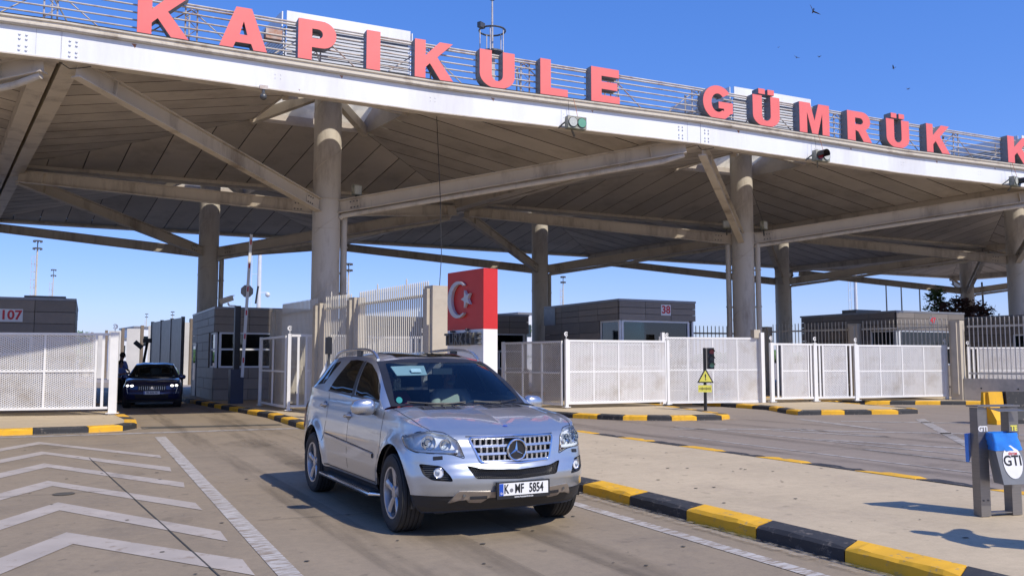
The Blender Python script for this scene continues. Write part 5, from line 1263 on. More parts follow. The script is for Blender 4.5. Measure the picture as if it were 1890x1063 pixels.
def build_wheel(par, x, y, r, side, rim_r, steer=0, mt=None):
    w_ = link(bpy.data.objects.new('wheel', None)); w_.parent = par; w_.location = (x, y, r); w_.rotation_euler = (0, 0, steer); w_.empty_display_size = .1
    n = 48
    def lathe(prof, name, m_, close=False, nn=n):
        q = MB(); P = [(ra*math.cos(2*math.pi*i/nn), yy*side, ra*math.sin(2*math.pi*i/nn)) for i in range(nn) for ra, yy in prof]; k = len(prof)
        q.add(P, [(i*k+j, i*k+j+1, ((i+1) % nn)*k+j+1, ((i+1) % nn)*k+j) for i in range(nn) for j in range(k-1)]); return q.build(name, m_, w_, smooth=True)
    W = .128
    tread = []
    for k in range(5):
        a = -W*.82+k*W*1.64/5; b_ = a+W*1.64/5; tread += [(r-.006, a+.002), (r, a+.008), (r, b_-.008), (r-.006, b_-.002), (r-.014, b_-.001)]
    lathe([(rim_r, -W*.86), (rim_r+.03, -W*.99), (r-.05, -W*1.02), (r-.012, -W*.9)]+tread+[(r-.012, W*.9), (r-.05, W*1.02), (rim_r+.03, W*.99), (rim_r-.004, W*.86)], 'tyre', M['rubber'])
    lathe([(rim_r+.004, W*.87), (rim_r+.002, W*.90), (rim_r-.014, W*.88), (rim_r-.022, W*.5), (rim_r-.03, -W*.7)], 'rim_barrel', rimm)
    q = MB()
    for k in range(5):
        a0 = 2*math.pi*k/5+.32
        def pt(ra, a, yy): return V((ra*math.cos(a), yy*side, ra*math.sin(a)))
        prof = [(.055, .34), (.12, .30), (rim_r*.72, .215), (rim_r-.012, .235)]
        F_, Bk = [], []
        for ra, ha in prof:
            yy = W*(.62+.22*(ra/rim_r)); F_.append((pt(ra, a0-ha, yy-.016), pt(ra, a0-ha*.45, yy), pt(ra, a0+ha*.45, yy), pt(ra, a0+ha, yy-.016), pt(ra, a0+ha*.8, yy-.05), pt(ra, a0-ha*.8, yy-.05)))
        k6 = 6; P = [p for r_ in F_ for p in r_]; q.add(P, [(j*k6+i, j*k6+(i+1) % k6, (j+1)*k6+(i+1) % k6, (j+1)*k6+i) for j in range(3) for i in range(k6)])
    q.build('spoke_set', rimm, w_, smooth=True)
    q = MB(); q.cyl((0, W*.35*side, 0), (0, W*.70*side, 0), .07, .06, n=20)
    for k in range(5): a = 2*math.pi*k/5; q.cyl((.05*math.cos(a), W*.6*side, .05*math.sin(a)), (.05*math.cos(a), W*.72*side, .05*math.sin(a)), .009, n=6)
    q.build('hub', rimm, w_, smooth=True)
    q = MB(); q.cyl((0, W*.02*side, 0), (0, W*.12*side, 0), rim_r*.72, n=32); q.build('brake_disc', brake, w_, smooth=True)
    return w_

def build_car(t, cfg):
    sx, sz, syy = cfg['sx'], cfg['sz'], cfg['sy']; body_m = cfg['paint']; big = cfg['big']
    T = lambda p: V((p[0]*sx, p[1]*syy, p[2]*sz))
    plan = crv([(-2.37, 0), (-2.35, .40), (-2.29, .66), (-2.14, .86), (-1.85, .925), (-1.385, .945), (-.5, .94), (.5, .94), (1.53, .945), (1.86, .94), (2.03, .90), (2.15, .82), (2.26, .66), (2.335, .42), (2.375, .2), (2.39, 0)])
    ztop = [(-2.4, 1.10), (-2.2, 1.18), (-2.05, 1.29), (-1.9, 1.30), (-1.0, 1.265), (0, 1.215), (.85, 1.185), (1.15, 1.14), (1.6, 1.09), (1.95, 1.035), (2.1, .99), (2.25, .96), (2.39, .945)]
    i_side = [(.22, .12), (.30, .05), (.42, .02), (.58, .0), (.78, .0), (.92, .012), (1.03, .03), (1.13, .052), (1.2, .07), (1.32, .085)]
    i_front = [(.22, .20), (.29, .12), (.38, .045), (.46, .012), (.52, 0), (.58, .0), (.655, .028), (.70, .055), (.76, .07), (.84, .088), (.90, .11), (.94, .145), (.98, .20), (1.06, .24)]
    i_rear = [(.3, .10), (.42, .02), (.5, 0), (.7, .0), (.74, .05), (1.0, .07), (1.2, .12), (1.3, .14)]
    ZC = .37
    def low(u, v):
        p = plan(u); a = plan(min(1, u+.004)); b_ = plan(max(0, u-.004)); d = (a-b_).normalized(); n = V((d.y, -d.x))*-1
        n = V((-d.y, d.x)) if V((-d.y, d.x)).dot(V((p.x*.2, 1))) > 0 else V((d.y, -d.x))
        if u > .999: n = V((1, 0))
        if u < .001: n = V((-1, 0))
        zt = lerp_tab(ztop, p.x); zb = .235+.06*max(0, abs(p.x)-2.0)
        z = zb+(zt-zb)*v; wf, ws, wr = max(0, n.x)**2, n.y**2, max(0, -n.x)**2; s_ = wf+ws+wr
        ins = (lerp_tab(i_front, z)*wf+lerp_tab(i_side, z)*ws+lerp_tab(i_rear, z)*wr)/s_
        # headlamp corner lies back
        if p.x > 1.6: ins += .03*max(0, (z-.72))/.25*(1-wf)*min(1, (p.x-1.6)/.4)
        # wheel arch flare
        for xc in (1.53, -1.385):
            r_ = math.hypot((p.x-xc)/1.0, (z-ZC)/1.03); ins -= .034*math.exp(-((r_-.45)/.075)**2)*ws*(1 if z > .3 else .6)
        ins += .012*math.exp(-((z-.80-.03*p.x*0)/.05)**2)*ws*0
        q = V((p.x-n.x*ins, p.y-n.y*ins, z)); 
        if u > .999 or u < .001: q.y = 0
        return T(q)
    NU, NV = (190, 44) if big else (110, 26)
    uu = [i/NU for i in range(NU+1)]
    G = Grid(low, NU, NV)
    axf, axr = 1.53*sx, -1.385*sx
    def arch(xc, a, h): return [(xc+a*math.cos(R(t_)), (ZC*sz)+h*math.sin(R(t_))) for t_ in range(0, 181, 6)]+[(xc-a*1.0, 0), (xc+a*1.0, 0)]
    ra = cfg['r']+.07
    G.carve(arch(axf, ra*.985, ra*1.07), (0, 2), 9, lambda c: c.y > .5*syy)
    G.carve(arch(axr, ra*.985, ra*1.07), (0, 2), 9, lambda c: c.y > .5*syy)
    cl = cfg.get('clad', .41)*sz
    G.carve([(-9, -1), (9, -1), (9, cl), (1.1*sx, cl), (1.05*sx, .37*sz), (-.9*sx, .37*sz), (-1.0*sx, .43*sz), (-9, .43*sz)], (0, 2), 3)
    if big:
        YZ = lambda P: [(y*syy, z*sz) for y, z in P]
        front = lambda c: c.x > 1.7
        hl = roundpoly(YZ([(.505, .745), (.56, .765), (.62, .785), (.80, .795), (.90, .80), (.935, .83), (.93, .93), (.86, .985), (.75, .995), (.65, .978), (.555, .905), (.535, .84)]), .02)
        G.carve(hl, (1, 2), 4, front)
        G.carve(roundpoly(YZ([(-.45, .925), (-.36, .705), (.0, .685), (.36, .705), (.45, .925), (0, .938)]), .03), (1, 2), 5, front)
        G.carve(roundpoly(YZ([(-.505, .69), (-.42, .615), (-.44, .565), (0, .548), (.43, .565), (.505, .69), (.36, .652), (0, .635), (-.36, .652)]), .015), (1, 2), 6, front)
        G.carve(roundpoly(YZ([(.885, .70), (.72, .685), (.655, .60), (.63, .545), (.80, .555), (.86, .60)]), .02), (1, 2), 7, front)
    body = MB()
    b0 = G.part((0,)); body.add(b0.v, b0.f)
    # ---------------- top surfaces
    def topu(x):                                 # plan parameter whose x equals x on the side
        lo_, hi_ = .18, .93
        for _ in range(40):
            m_ = (lo_+hi_)/2
            if plan(m_).x < x: lo_ = m_
            else: hi_ = m_
        return lo_
    uc, uk = topu(1.10), topu(2.03)
    side_c = lambda s_: low(uc+(uk-uc)*s_, 1); front_c = lambda s_: low(uk+(1-uk)*s_, 1)
    cz = crv([(1.22, 0, 1.176), (1.45, 0, 1.140), (1.75, 0, 1.092), (2.0, 0, 1.040), (2.12, 0, 1.005), (2.19, 0, .965), (low(1, 1).x/sx, 0, low(1, 1).z/sz)])
    ctr_c = lambda s_: T(cz(s_)); cow = crv([tuple(V(low(uc, 1)).to_tuple()), tuple(T((1.14, .60, 1.178))), tuple(T((1.20, .3, 1.178))), tuple(T((1.22, 0, 1.176)))])
    def coons(L0, L1, B0, B1, s_, t_):           # s along B (0..1), t along L
        p = L0(t_)*(1-s_)+L1(t_)*s_+B0(s_)*(1-t_)+B1(s_)*t_
        return p-(L0(0)*(1-s_)*(1-t_)+L1(0)*s_*(1-t_)+L0(1)*(1-s_)*t_+L1(1)*s_*t_)
    def hood(s_, t_):
        p = coons(side_c, ctr_c, cow, front_c, s_, t_)
        k = math.sin(math.pi*min(1, s_*1.0))**.8*math.sin(math.pi*min(1, t_**.75*1.0))**1.0*(.35+.65*t_) if 0 < s_ < 1 and 0 < t_ < 1 else 0
        p = V(p); p.z += (.034*k+.010*math.exp(-((s_-.30)/.07)**2)*min(1, t_*4)*(1-t_)**.5*(1 if 0 < s_ < 1 else 0))*sz; return p
    H = Grid(hood, 40, 40) if big else Grid(hood, 16, 16)
    h0 = H.part((0,)); body.add(h0.v, h0.f)
    rail = crv([T(p) for p in [(1.03, .795, 1.175), (.75, .765, 1.36), (.42, .705, 1.54), (.17, .665, 1.638), (-.25, .65, 1.69), (-.8, .645, 1.703), (-1.3, .64, 1.69), (-1.68, .625, 1.645), (-1.95, .64, 1.54), (-2.13, .69, 1.37), (-2.25, .75, 1.18)]])
    ub0, ub1 = topu(1.10), topu(-2.24)
    def greens(s_, t_):                          # s 0..1 front to back, t 0 belt .. 1 rail
        b_ = low(ub0+(ub1-ub0)*(s_**1.0), 1); r_ = rail(s_); p = b_.lerp(r_, t_); p.y += .022*math.sin(math.pi*t_)*syy; return p
    Q = Grid(greens, 130, 22) if big else Grid(greens, 60, 10)
    XZ = lambda P: [(x*sx, z*sz) for x, z in P]
    W1 = roundpoly(XZ([(.86, 1.235), (.66, 1.385), (.38, 1.52), (.10, 1.61), (-.12, 1.64), (.02, 1.245)]), .03)
    W2 = roundpoly(XZ([(-.06, 1.25), (-.20, 1.645), (-.50, 1.662), (-.74, 1.655), (-.88, 1.50), (-1.04, 1.31), (-1.02, 1.29)]), .03)
    W3 = roundpoly(XZ([(-1.10, 1.645), (-1.45, 1.615), (-1.66, 1.55), (-1.97, 1.345), (-1.90, 1.325), (-1.36, 1.36)]), .03)
    for wp, lb in ((W1, 11), (W2, 12), (W3, 13)): Q.carve(wp, (0, 2), lb)
    q0 = Q.part((0,)); body.add(q0.v, q0.f)
    top_c = crv([T(p) for p in [(.17, .665, 1.638), (.27, .40, 1.667), (.31, 0, 1.678)]]); 
    def frac_at(x):
        lo_, hi_ = 0, 1
        for _ in range(30):
            m_ = (lo_+hi_)/2
            if rail(m_).x > x*sx: lo_ = m_
            else: hi_ = m_
        return lo_
    fA, fR = frac_at(.17), frac_at(-1.9)
    wsc = crv([T(p) for p in [(1.22, 0, 1.178), (.95, 0, 1.315), (.62, 0, 1.51), (.31, 0, 1.678)]]); cow2 = crv([T(p) for p in [(1.03, .795, 1.175), (1.14, .5, 1.180), (1.22, 0, 1.178)]])
    ws = lambda s_, t_: coons(lambda a: rail(fA*a), wsc, cow2, top_c, s_, t_)
    WS = Grid(ws, 20, 20)
    inner = [(y*syy, z*sz) for y, z in [(-.745, 1.20), (-.60, 1.625), (.60, 1.625), (.745, 1.20)]]
    WS.carve(roundpoly(inner, .04), (1, 2), 2)
    rc = crv([T(p) for p in [(.31, 0, 1.678), (.1, 0, 1.70), (-.4, 0, 1.735), (-.9, 0, 1.74), (-1.4, 0, 1.72), (-1.8, 0, 1.675), (-1.97, 0, 1.64)]])
    rearb = crv([tuple(rail(fR)), tuple(T((-1.95, .35, 1.61))), tuple(T((-1.97, 0, 1.64)))])
    def roof(s_, t_):
        p = V(coons(lambda a: rail(fA+(fR-fA)*a), rc, top_c, rearb, s_, t_)); e = math.sin(math.pi*s_) if 0 < s_ < 1 else 0
        p.z += .020*e*sz*min(1, t_*8)*min(1, (1-t_)*8); return p
    RF = Grid(roof, 24, 40); r0_ = RF.part((0,)); body.add(r0_.v, r0_.f)
    tg = crv([T(p) for p in [(-1.97, 0, 1.64), (-2.15, 0, 1.42), (-2.30, 0, 1.14)]]); bot = crv([tuple(rail(1)), tuple(T((-2.27, .4, 1.15))), tuple(T((-2.30, 0, 1.14)))])
    TG = Grid(lambda s_, t_: coons(lambda a: rail(fR+(1-fR)*a), tg, rearb, bot, s_, t_), 14, 12)
    TG.carve([(y*syy, z*sz) for y, z in [(-.62, 1.22), (-.52, 1.56), (.52, 1.56), (.62, 1.22)]], (1, 2), 2)
    g0 = TG.part((0,)); body.add(g0.v, g0.f)
    # closing strips: tail between belt and tailgate foot, arch lips
    bd = body.build('body', body_m, t, smooth='full')
    TG.part((2,)).build('rear_window', sglass, t, smooth='full')
    WS.part((2,)).build('windscreen', wglass, t, smooth='full'); WS.part((0,), off=.002).build('windscreen_seal', M['black'], t, smooth='full')
    for lb, nm in ((11, 'front_window'), (12, 'rear_window_side'), (13, 'quarter_window')):
        m_ = Q.part((lb,), mirror=False)
        o = m_.build('side_window', sglass, t, smooth='full'); m2 = MB(); m2.add([(x, -y, z) for x, y, z in m_.v], [tuple(reversed(f)) for f in m_.f]); m2.build('side_window', sglass, t, smooth='full')
        Q_r = Q.part((lb,), off=-.002, rim=.006); 
    G.part((3,), off=-.004, rim=.008).build('lower_cladding', plast, t, smooth='full')
    # arch lips and liners
    for xc in (axf, axr):
        for s_ in (-1, 1):
            q = MB(); y0, y1 = .80*syy*s_, .40*syy*s_; n = 22; P = []
            for k in range(n+1):
                a = R(-12+204*k/n); P += [(xc+ra*.99*math.cos(a), .925*syy*s_, ZC*sz+ra*1.07*math.sin(a)), (xc+ra*.97*math.cos(a), .915*syy*s_, ZC*sz+ra*1.05*math.sin(a)), (xc+ra*.97*math.cos(a), y1, ZC*sz+ra*1.05*math.sin(a))]
            q.add(P, [(k*3+j, k*3+j+1, k*3+j+4, k*3+j+3) for k in range(n) for j in range(2)])
            q.box((xc, y1, ZC*sz+.16), (ra*1.7, .02, ra*1.3)); q.build('wheel_housing', M['black'], t, smooth=True)
    q = MB(); q.box((0, 0, .30*sz), (4.1*sx, 1.45*syy, .14)); q.box((0, 0, .36*sz), (1.8*sx, 1.72*syy, .2)); q.build('underbody', M['black'], t)
    # raycast helper on the un-carved surfaces
    vs = []; fs = []
    for g in (G, H, Q, WS, RF):
        for mir in (1, -1):
            k = len(vs); vs += [V((v.x, v.y*mir, v.z)) for v in g.v]; fs += [tuple(i+k for i in q_) for q_ in g.q]
    bvh = BVHTree.FromPolygons(vs, fs)
    def hit(o, d):
        h_, n_, i_, ds = bvh.ray_cast(V(o), V(d).normalized());
        if h_ is None: h_, n_, i_, ds = bvh.find_nearest(V(o))
        if n_.dot(V(d)) > 0: n_ = -n_
        return h_, n_
    fr = lambda y, z: hit((5, y*syy, z*sz), (-1, 0, 0))
    sd_ = lambda x, z, s_: hit((x*sx, 3*s_, z*sz), (0, -s_, 0))
    tp = lambda x, y: hit((x*sx, y*syy, 4), (0, 0, -1))
    def ribbon(path, w_, name, mt_, par, off=.002, lift=.0, up=None):
        """path: list of (point, normal)"""
        q = MB(); P = []
        for i, (p, n_) in enumerate(path):
            d = (path[min(i+1, len(path)-1)][0]-path[max(i-1, 0)][0]).normalized(); c = n_.cross(d).normalized()*w_/2
            P += [p+n_*off-c, p+n_*(off+lift)-c*.7, p+n_*(off+lift)+c*.7, p+n_*off+c]
        q.add(P, [(i*4+j, i*4+j+1, i*4+j+5, i*4+j+4) for i in range(len(path)-1) for j in range(3)]); return q.build(name, mt_, par, smooth=True)
    for s_ in (-1, 1):
        nm = lambda pts, f: [f(*p) for p in pts]
        B_pil = [sd_(.10-.0*k, .40+k*.083, s_) for k in range(11)]
        doors = [[(1.12-.0*k, .40+.066*k) for k in range(12)], [(-.02-.0*k, .38+.08*k) for k in range(11)]]
        for dl in doors: ribbon([sd_(x, z, s_) for x, z in dl], .011, 'door_gap', M['black'], bd, .001)
        rr = [(-1.0+.10*math.sin(k*.33)-.0, .62+.07*k) for k in range(10)]; ribbon([sd_(x, z, s_) for x, z in rr], .011, 'door_gap', M['black'], bd, .001)
        ribbon([sd_(-.9+1.95*k/12, .40, s_) for k in range(13)], .011, 'door_gap', M['black'], bd, .001)
        ribbon([sd_(-.06-.012*k, 1.24+.04*k, s_) for k in range(11)], .095, 'pillar_cover', M['black'], bd, .003)
        if big:
            ribbon([sd_(-.90+1.80*k/14, .748-.082*k/14, s_) for k in range(15)], .055, 'side_moulding', body_m, t, .0, .014)
            ribbon([sd_(-.90+1.80*k/14, .778-.082*k/14, s_) for k in range(15)], .010, 'moulding_shadow_line', M['black'], bd, .001, .002)
            for x, z in ((-.03, 1.02), (-1.06, 1.10)):
                p, n_ = sd_(x, z, s_); q = MB(); q.sphere((0, 0, 0), .075, 14, 8, (1.1, .18, .72)); o = q.build('handle_recess', M['coping'], t, smooth='full'); o.location = p
                q = MB(); q.tube([p+V((-.10, s_*.0, -.012)), p+V((-.07, s_*.035, 0)), p+V((.05, s_*.037, .012)), p+V((.10, s_*.005, .012))], [.012, .017, .017, .012], 8); q.build('door_handle', satin, t, smooth=True)
        # belt line moulding, roof rail
        ribbon([sd_(.86-1.9*k/16, 1.222+.062*k/16, s_) for k in range(17)], .022, 'belt_moulding', M['black'], bd, .002, .003)
        if big:
            for (pa_, h_) in (((.10, .62, 1.69), 0),):
                pts = [T((.16, .635*s_, 1.66)), T((.05, .63*s_, 1.725)), T((-.12, .625*s_, 1.765)), T((-.5, .62*s_, 1.785)), T((-1.1, .615*s_, 1.775)), T((-1.45, .605*s_, 1.745)), T((-1.66, .60*s_, 1.68))]
                q = MB(); at = crv(pts); q.tube([at(k/24) for k in range(25)], .019, 8); q.build('roof_rail', satin, t, smooth=True)
                q = MB(); q.box(T((-.55, .62*s_, 1.745)), (.16, .03, .08)); q.build('rail_foot', M['black'], t)
            # side step
            q = MB(); q.bar(T((-.86, .925*s_, .295)), T((1.0, .925*s_, .285)), .17, .035); q.build('side_step', M['rubber'], t)
            q = MB(); q.tube([T((-.90, .86*s_, .29)), T((-.86, 1.0*s_, .30)), T((1.0, 1.0*s_, .29)), T((1.05, .87*s_, .28))], .018, 8); q.build('step_trim', chrome, t, smooth=True)
            q = MB()
            for k in range(26): q.box(T((-.82+k*.07, .93*s_, .316)), (.018, .13, .006))
            q.build('step_tread', M['dkmetal'], t)
        # mirror
        mx, my, mz = (.80, 1.02, 1.165) if big else (.78, .98, 1.17)
        q = MB(); n1, n2 = 16, 12; P = []
        for j in range(n2+1):
            for i in range(n1):
                tt = math.pi*j/n2; pp = 2*math.pi*i/n1; e = .72
                f_ = lambda v: math.copysign(abs(v)**e, v)
                x_, y_, z_ = .075*f_(math.sin(tt)*math.cos(pp)), .125*f_(math.sin(tt)*math.sin(pp)), .088*f_(math.cos(tt))
                if x_ > 0: x_ *= 1.25
                P.append(T((mx, my*s_, mz))+V((x_+.02*(y_/.12)*-s_*.6, y_, z_*(1-.12*(y_*s_)/.12))))
        q.add(P, [(j*n1+i, (j+1)*n1+i, (j+1)*n1+(i+1) % n1, j*n1+(i+1) % n1) for j in range(n2) for i in range(n1)])
        mr = q.build('door_mirror', satin if big else body_m, t, smooth='full')
        q = MB(); q.bar(T((mx, (my-.08)*s_, mz-.06)), T((mx+.03, (my-.20)*s_, mz-.06)), .07, .04); q.build('mirror_arm', M['black'], mr)
        q = MB(); q.box(T((mx, my*s_, mz)) - V((.068, 0, 0)), (.012, .19, .12)); q.build('mirror_glass', chrome, mr)
        # rear lamp
        p, n_ = sd_(-2.12, 1.0, s_); q = MB()
        ribbon([sd_(-2.04-.012*k, .78+.036*k, s_) for k in range(10)], .16, 'rear_lamp', redl, t, .002, .012)
    # hood gap line and washer vents
    if big:
        for s_ in (-1, 1):
            P = []
            for k in range(19):
                t_ = k/18*.985; v_ = hood(.10, max(.001, t_)); P.append((V((v_.x, v_.y*s_, v_.z)), V((0, s_*.1, 1)).normalized()))
            ribbon(P, .009, 'bonnet_gap', M['black'], bd, .001)
            q = MB(); 
            vg = Grid(lambda u, v: tp(1.25-.06*(.15+.43*v)+.17*u, (.15+.43*v)*s_)[0]+V((0, 0, .004)), 6, 12); vg.part((0,), mirror=False).build('bonnet_vent', plast, t)
            for k in range(4):
                a_, b2_ = tp(1.225+.012, (.19+.115*k)*s_)[0], tp(1.38, (.21+.115*k)*s_)[0]; q.bar(a_+V((0, 0, .006)), b2_+V((0, 0, .008)), .012, .01)
            q.build('vent_rib', M['dkmetal'], t)
            q = MB(); c = tp(1.14, .44*s_)[0]; q.sphere(tuple(c+V((0, 0, .012))), .018, 10, 6); q.build('washer_jet', M['black'], t)
        ribbon([fr(-.47+.94*k/20, .940) for k in range(21)], .012, 'bonnet_gap', M['black'], bd, .001)
        # ---- headlamps
        for s_ in (1, -1):
            m_ = G.part((4,), off=-.055, rim=.055, mirror=False); m_.v = [(x, y*s_, z) for x, y, z in m_.v]; m_.build('headlamp_bowl', lampi, t, smooth='full')
            m_ = G.part((7,), off=-.05, rim=.05, mirror=False); m_.v = [(x, y*s_, z) for x, y, z in m_.v]; m_.build('fog_lamp_recess', M['black'], t, smooth='full')
        for s_ in (1, -1):
            m_ = G.part((4,), off=.004, rim=-.01, mirror=False)
            if s_ < 0: m_.v = [(x, -y, z) for x, y, z in m_.v]; m_.f = [tuple(reversed(f)) for f in m_.f]
            hlm = m_.build('headlamp', lglass, t, smooth='full')
            for (y, z, r_, mt_, nm_) in ((.80, .885, .062, chrome, 'projector_lens'), (.665, .868, .050, chrome, 'high_beam_bowl'), (.585, .80, .024, amber, 'indicator_bulb')):
                c, n_ = fr(y*s_, z); d = V((1, s_*.25, 0)).normalized(); c = c-V((.03, s_*.008, 0))
                q = MB(); q.cyl(c-d*.04, c+d*.012, r_, r_*1.08, n=24, caps=False); q.cyl(c-d*.03, c-d*.028, r_*.98, n=24); q.build(nm_, mt_, hlm, smooth=True)
                q = MB(); q.sphere(c-d*.012, r_*.62, 16, 10); q.build('lens_bulb', lglass if nm_ != 'indicator_bulb' else amber, hlm, smooth='full')
                q = MB(); q.tube([c+d*.012+(V((0, 0, 1))*math.cos(R(a))+d.cross(V((0, 0, 1)))*math.sin(R(a)))*r_*1.08 for a in range(0, 361, 18)], .004, 5); q.build('lamp_ring', satin, hlm, smooth=True)
            ribbon([fr((.56+.35*k/10)*s_, .812+.0*k) for k in range(11)], .03, 'indicator_strip', amber if False else lampi, hlm, -.01, .004)
            rimp = [(y, z) for y, z in hl]; ribbon([hit((5, y*s_, z), (-1, 0, 0)) for y, z in rimp+rimp[:1]], .008, 'headlamp_seal', M['black'], hlm, .002)
            p_, n_ = fr(.74*s_, .752); q = MB(); ribbon([fr((.70+.011*k)*s_, .757-.001*k) for k in range(8)], .035, 'washer_cover', M['black'], t, .001, .006)
            # ---- fog lamps
            p_, n_ = fr(.745*s_, .622); q = MB(); d = V((1, s_*.35, 0)).normalized(); q.cyl(p_-d*.06, p_-d*.012, .040, .043, n=24); fg = q.build('fog_lamp', lampi, t, smooth=True)
            q = MB(); q.sphere(tuple(p_-d*.022), .037, 16, 8, (.35, 1, 1)); q.build('lens_bulb', lglass, fg, smooth='full'); q = MB()
            q.tube([p_-d*.008+(V((0, 0, 1))*math.cos(R(a))+d.cross(V((0, 0, 1)))*math.sin(R(a)))*.045 for a in range(0, 361, 18)], .004, 6); q.build('lamp_ring', chrome, fg, smooth=True)
        for s_ in (-1, 1):
            q = MB()
            for k in range(7):
                z = .565+k*.019; a, b_ = fr((.66+.0*k)*s_, z)[0], fr(.85*s_, z)[0]; q.bar(a-V((.035, 0, 0)), b_-V((.035, 0, 0)), .006, .006)
            q.build('recess_ribs', M['dkmetal'], t)
        # ---- grille
        G.part((5,), off=-.07, rim=.07).build('grille_recess', M['black'], t, smooth='full')
        gb = [(-.45, .925), (-.36, .705), (0, .685), (.36, .705), (.45, .925), (0, .938)]
        gr = None
        rimp = roundpoly(YZ(gb), .03); ribbon([hit((5, y, z), (-1, 0, 0)) for y, z in rimp+rimp[:1]], .022, 'grille_frame', chrome, t, .002, .012)
        hw = lambda z: .36+(z-.705)/.22*.09
        for kk, zc in enumerate((.885, .815, .745)):
            for zz, hh in ((zc, .016),):
                for s_ in (-1, 1):
                    P = []; n = 12
                    for dz in (-.031, .031):
                        pts = [fr((.085+(hw(zc)-.085)*k/n)*s_, zz+dz) for k in range(n+1)]
                        ribbon([(p-V((.012, 0, 0)), n_) for p, n_ in pts], .018, 'grille_bar', satin, t, .0, .012)
                    for k in range(6):
                        y = (.12+k*.056)*s_
                        if abs(y) < hw(zc)-.02: c = fr(y, zz)[0]; q = MB(); q.bar(c-V((.02, 0, .03)), c-V((.02, 0, -.03)), .030, .02); q.build('grille_tooth', satin, t)
        for zc in (.850, .780):
            for s_ in (-1, 1):
                pts = [fr((.085+(hw(zc)-.085)*k/12)*s_, zc) for k in range(13)]; ribbon([(p-V((.004, 0, 0)), n_) for p, n_ in pts], .030, 'grille_bar', satin, t, .0, .012)
        for zc in (.918, .712):
            pts = [fr(-(hw(zc)-.01)+2*(hw(zc)-.01)*k/16, zc) for k in range(17)]; ribbon([(p-V((.006, 0, 0)), n_) for p, n_ in pts], .018, 'grille_bar', satin, t, .0, .010)
        c, n_ = fr(0, .810); c = c+V((.012, 0, 0)); em = MB(); em.cyl(c-V((.03, 0, 0)), c, .098, n=40); eo = em.build('badge_disc', M['black'], t, smooth=True)
        q = MB(); q.tube([c+V((.006, .097*math.sin(R(a)), .097*math.cos(R(a)))) for a in range(0, 361, 9)], .0115, 8); q.build('badge_ring', chrome, eo, smooth=True)
        q = MB()
        for a in (0, 120, 240):
            tip = V((0, .090*math.sin(R(a)), .090*math.cos(R(a)))); l = V((0, .019*math.sin(R(a+60)), .019*math.cos(R(a+60)))); r_ = V((0, .019*math.sin(R(a-60)), .019*math.cos(R(a-60))))
            q.add([c+tip+V((.004, 0, 0)), c+l+V((.004, 0, 0)), c+V((.020, 0, 0)), c+r_+V((.004, 0, 0))], [(0, 1, 2), (0, 2, 3)])
        q.build('badge_star', chrome, eo)
        c, n_ = tp(2.08, 0); q = MB(); q.sphere(tuple(c), .028, 14, 8, (1, 1, .25)); q.build('bonnet_badge', blueband, t, smooth='full')
        # ---- lower intake with mesh
        G.part((6,), off=-.09, rim=.09).build('intake_recess', M['black'], t, smooth='full')
        q = MB()
        for k in range(-26, 27):
            for sg in (-1, 1):
                a = fr(k*.02, .552+.022*0)[0]; y0 = k*.02; P = []
                for m_ in range(9):
                    y = y0+sg*.012*m_; z = .552+.0185*m_
                    lim_t = .637+.052*min(1, (abs(y)/.505))**2*1.0; lim_y = .44+(z-.565)/.125*.06
                    if abs(y) < lim_y and z < lim_t: P.append(fr(y, z)[0]-V((.018, 0, 0)))
                if len(P) > 1: q.tube(P, .0022, 4)
        q.build('intake_mesh', plast, t)
        # ---- skid plate, bumper foot, number plate
        sk = [(-.66, .335), (-.585, .365), (-.50, .375), (-.47, .345), (-.36, .338), (-.30, .385), (.30, .385), (.36, .338), (.47, .345), (.5, .375), (.585, .365), (.66, .335), (.60, .435), (.575, .455), (0, .43), (-.575, .455), (-.60, .435)]
        skg = Grid(lambda u, v: fr(-.68+1.36*u, .325+.14*v)[0]+V((.014, 0, 0)), 90, 14)
        skg.n = [V((1, 0, 0)) for _ in skg.n]; skg.carve(YZ(sk), (1, 2), 1); skg.part((1,), mirror=False, rim=-.03).build('skid_plate', skidm, t, smooth=True)
        for s_ in (-1, 1): ribbon([(fr((.315+.16*k/6)*s_, .398)[0]+V((.015, 0, 0)), V((1, 0, 0))) for k in range(7)], .042, 'skid_opening', M['black'], t, .001, .002)
        for y in (-.53, .53): c = fr(y, .415)[0]; q = MB(); q.cyl(c+V((.012, 0, 0)), c+V((.022, 0, 0)), .014, n=12); q.build('parking_sensor', M['dkmetal'], t)
        c = fr(0, .455)[0]; px = c.x+.035
        q = MB(); q.box((px, .02, .455*sz), (.03, .56, .155)); ph = q.build('plate_holder', M['black'], t)
        q = MB(); q.box((px+.017, .02, .465*sz), (.006, .52, .112)); npl = q.build('number_plate', plate, t)
        q = MB(); q.box((px+.0215, -.218, .465*sz), (.002, .042, .108)); q.build('country_band', blueband, npl)
        fm = lambda y, z: frame((px+.0235, y, z), (0, 1, 0), (0, 0, 1))
        Sc = Matrix.Diagonal((.66, 1, 1, 1))
        text_mesh('plate_text', 'K', .118, M['blktxt'], npl, .001, .0016, m=fm(-.166, .465*sz) @ Sc)
        text_mesh('plate_text', 'MF', .118, M['blktxt'], npl, .001, .0016, m=fm(-.030, .465*sz) @ Sc)
        text_mesh('plate_text', '5854', .118, M['blktxt'], npl, .001, .0016, m=fm(.150, .465*sz) @ Sc)
        text_mesh('plate_text', 'D', .028, M['sticker'], npl, .001, .0006, m=fm(-.218, .43*sz))
        q = MB(); q.cyl((px+.020, -.112, .455*sz), (px+.0225, -.112, .455*sz), .018, n=16); q.build('plate_seal', M['coping'], npl)
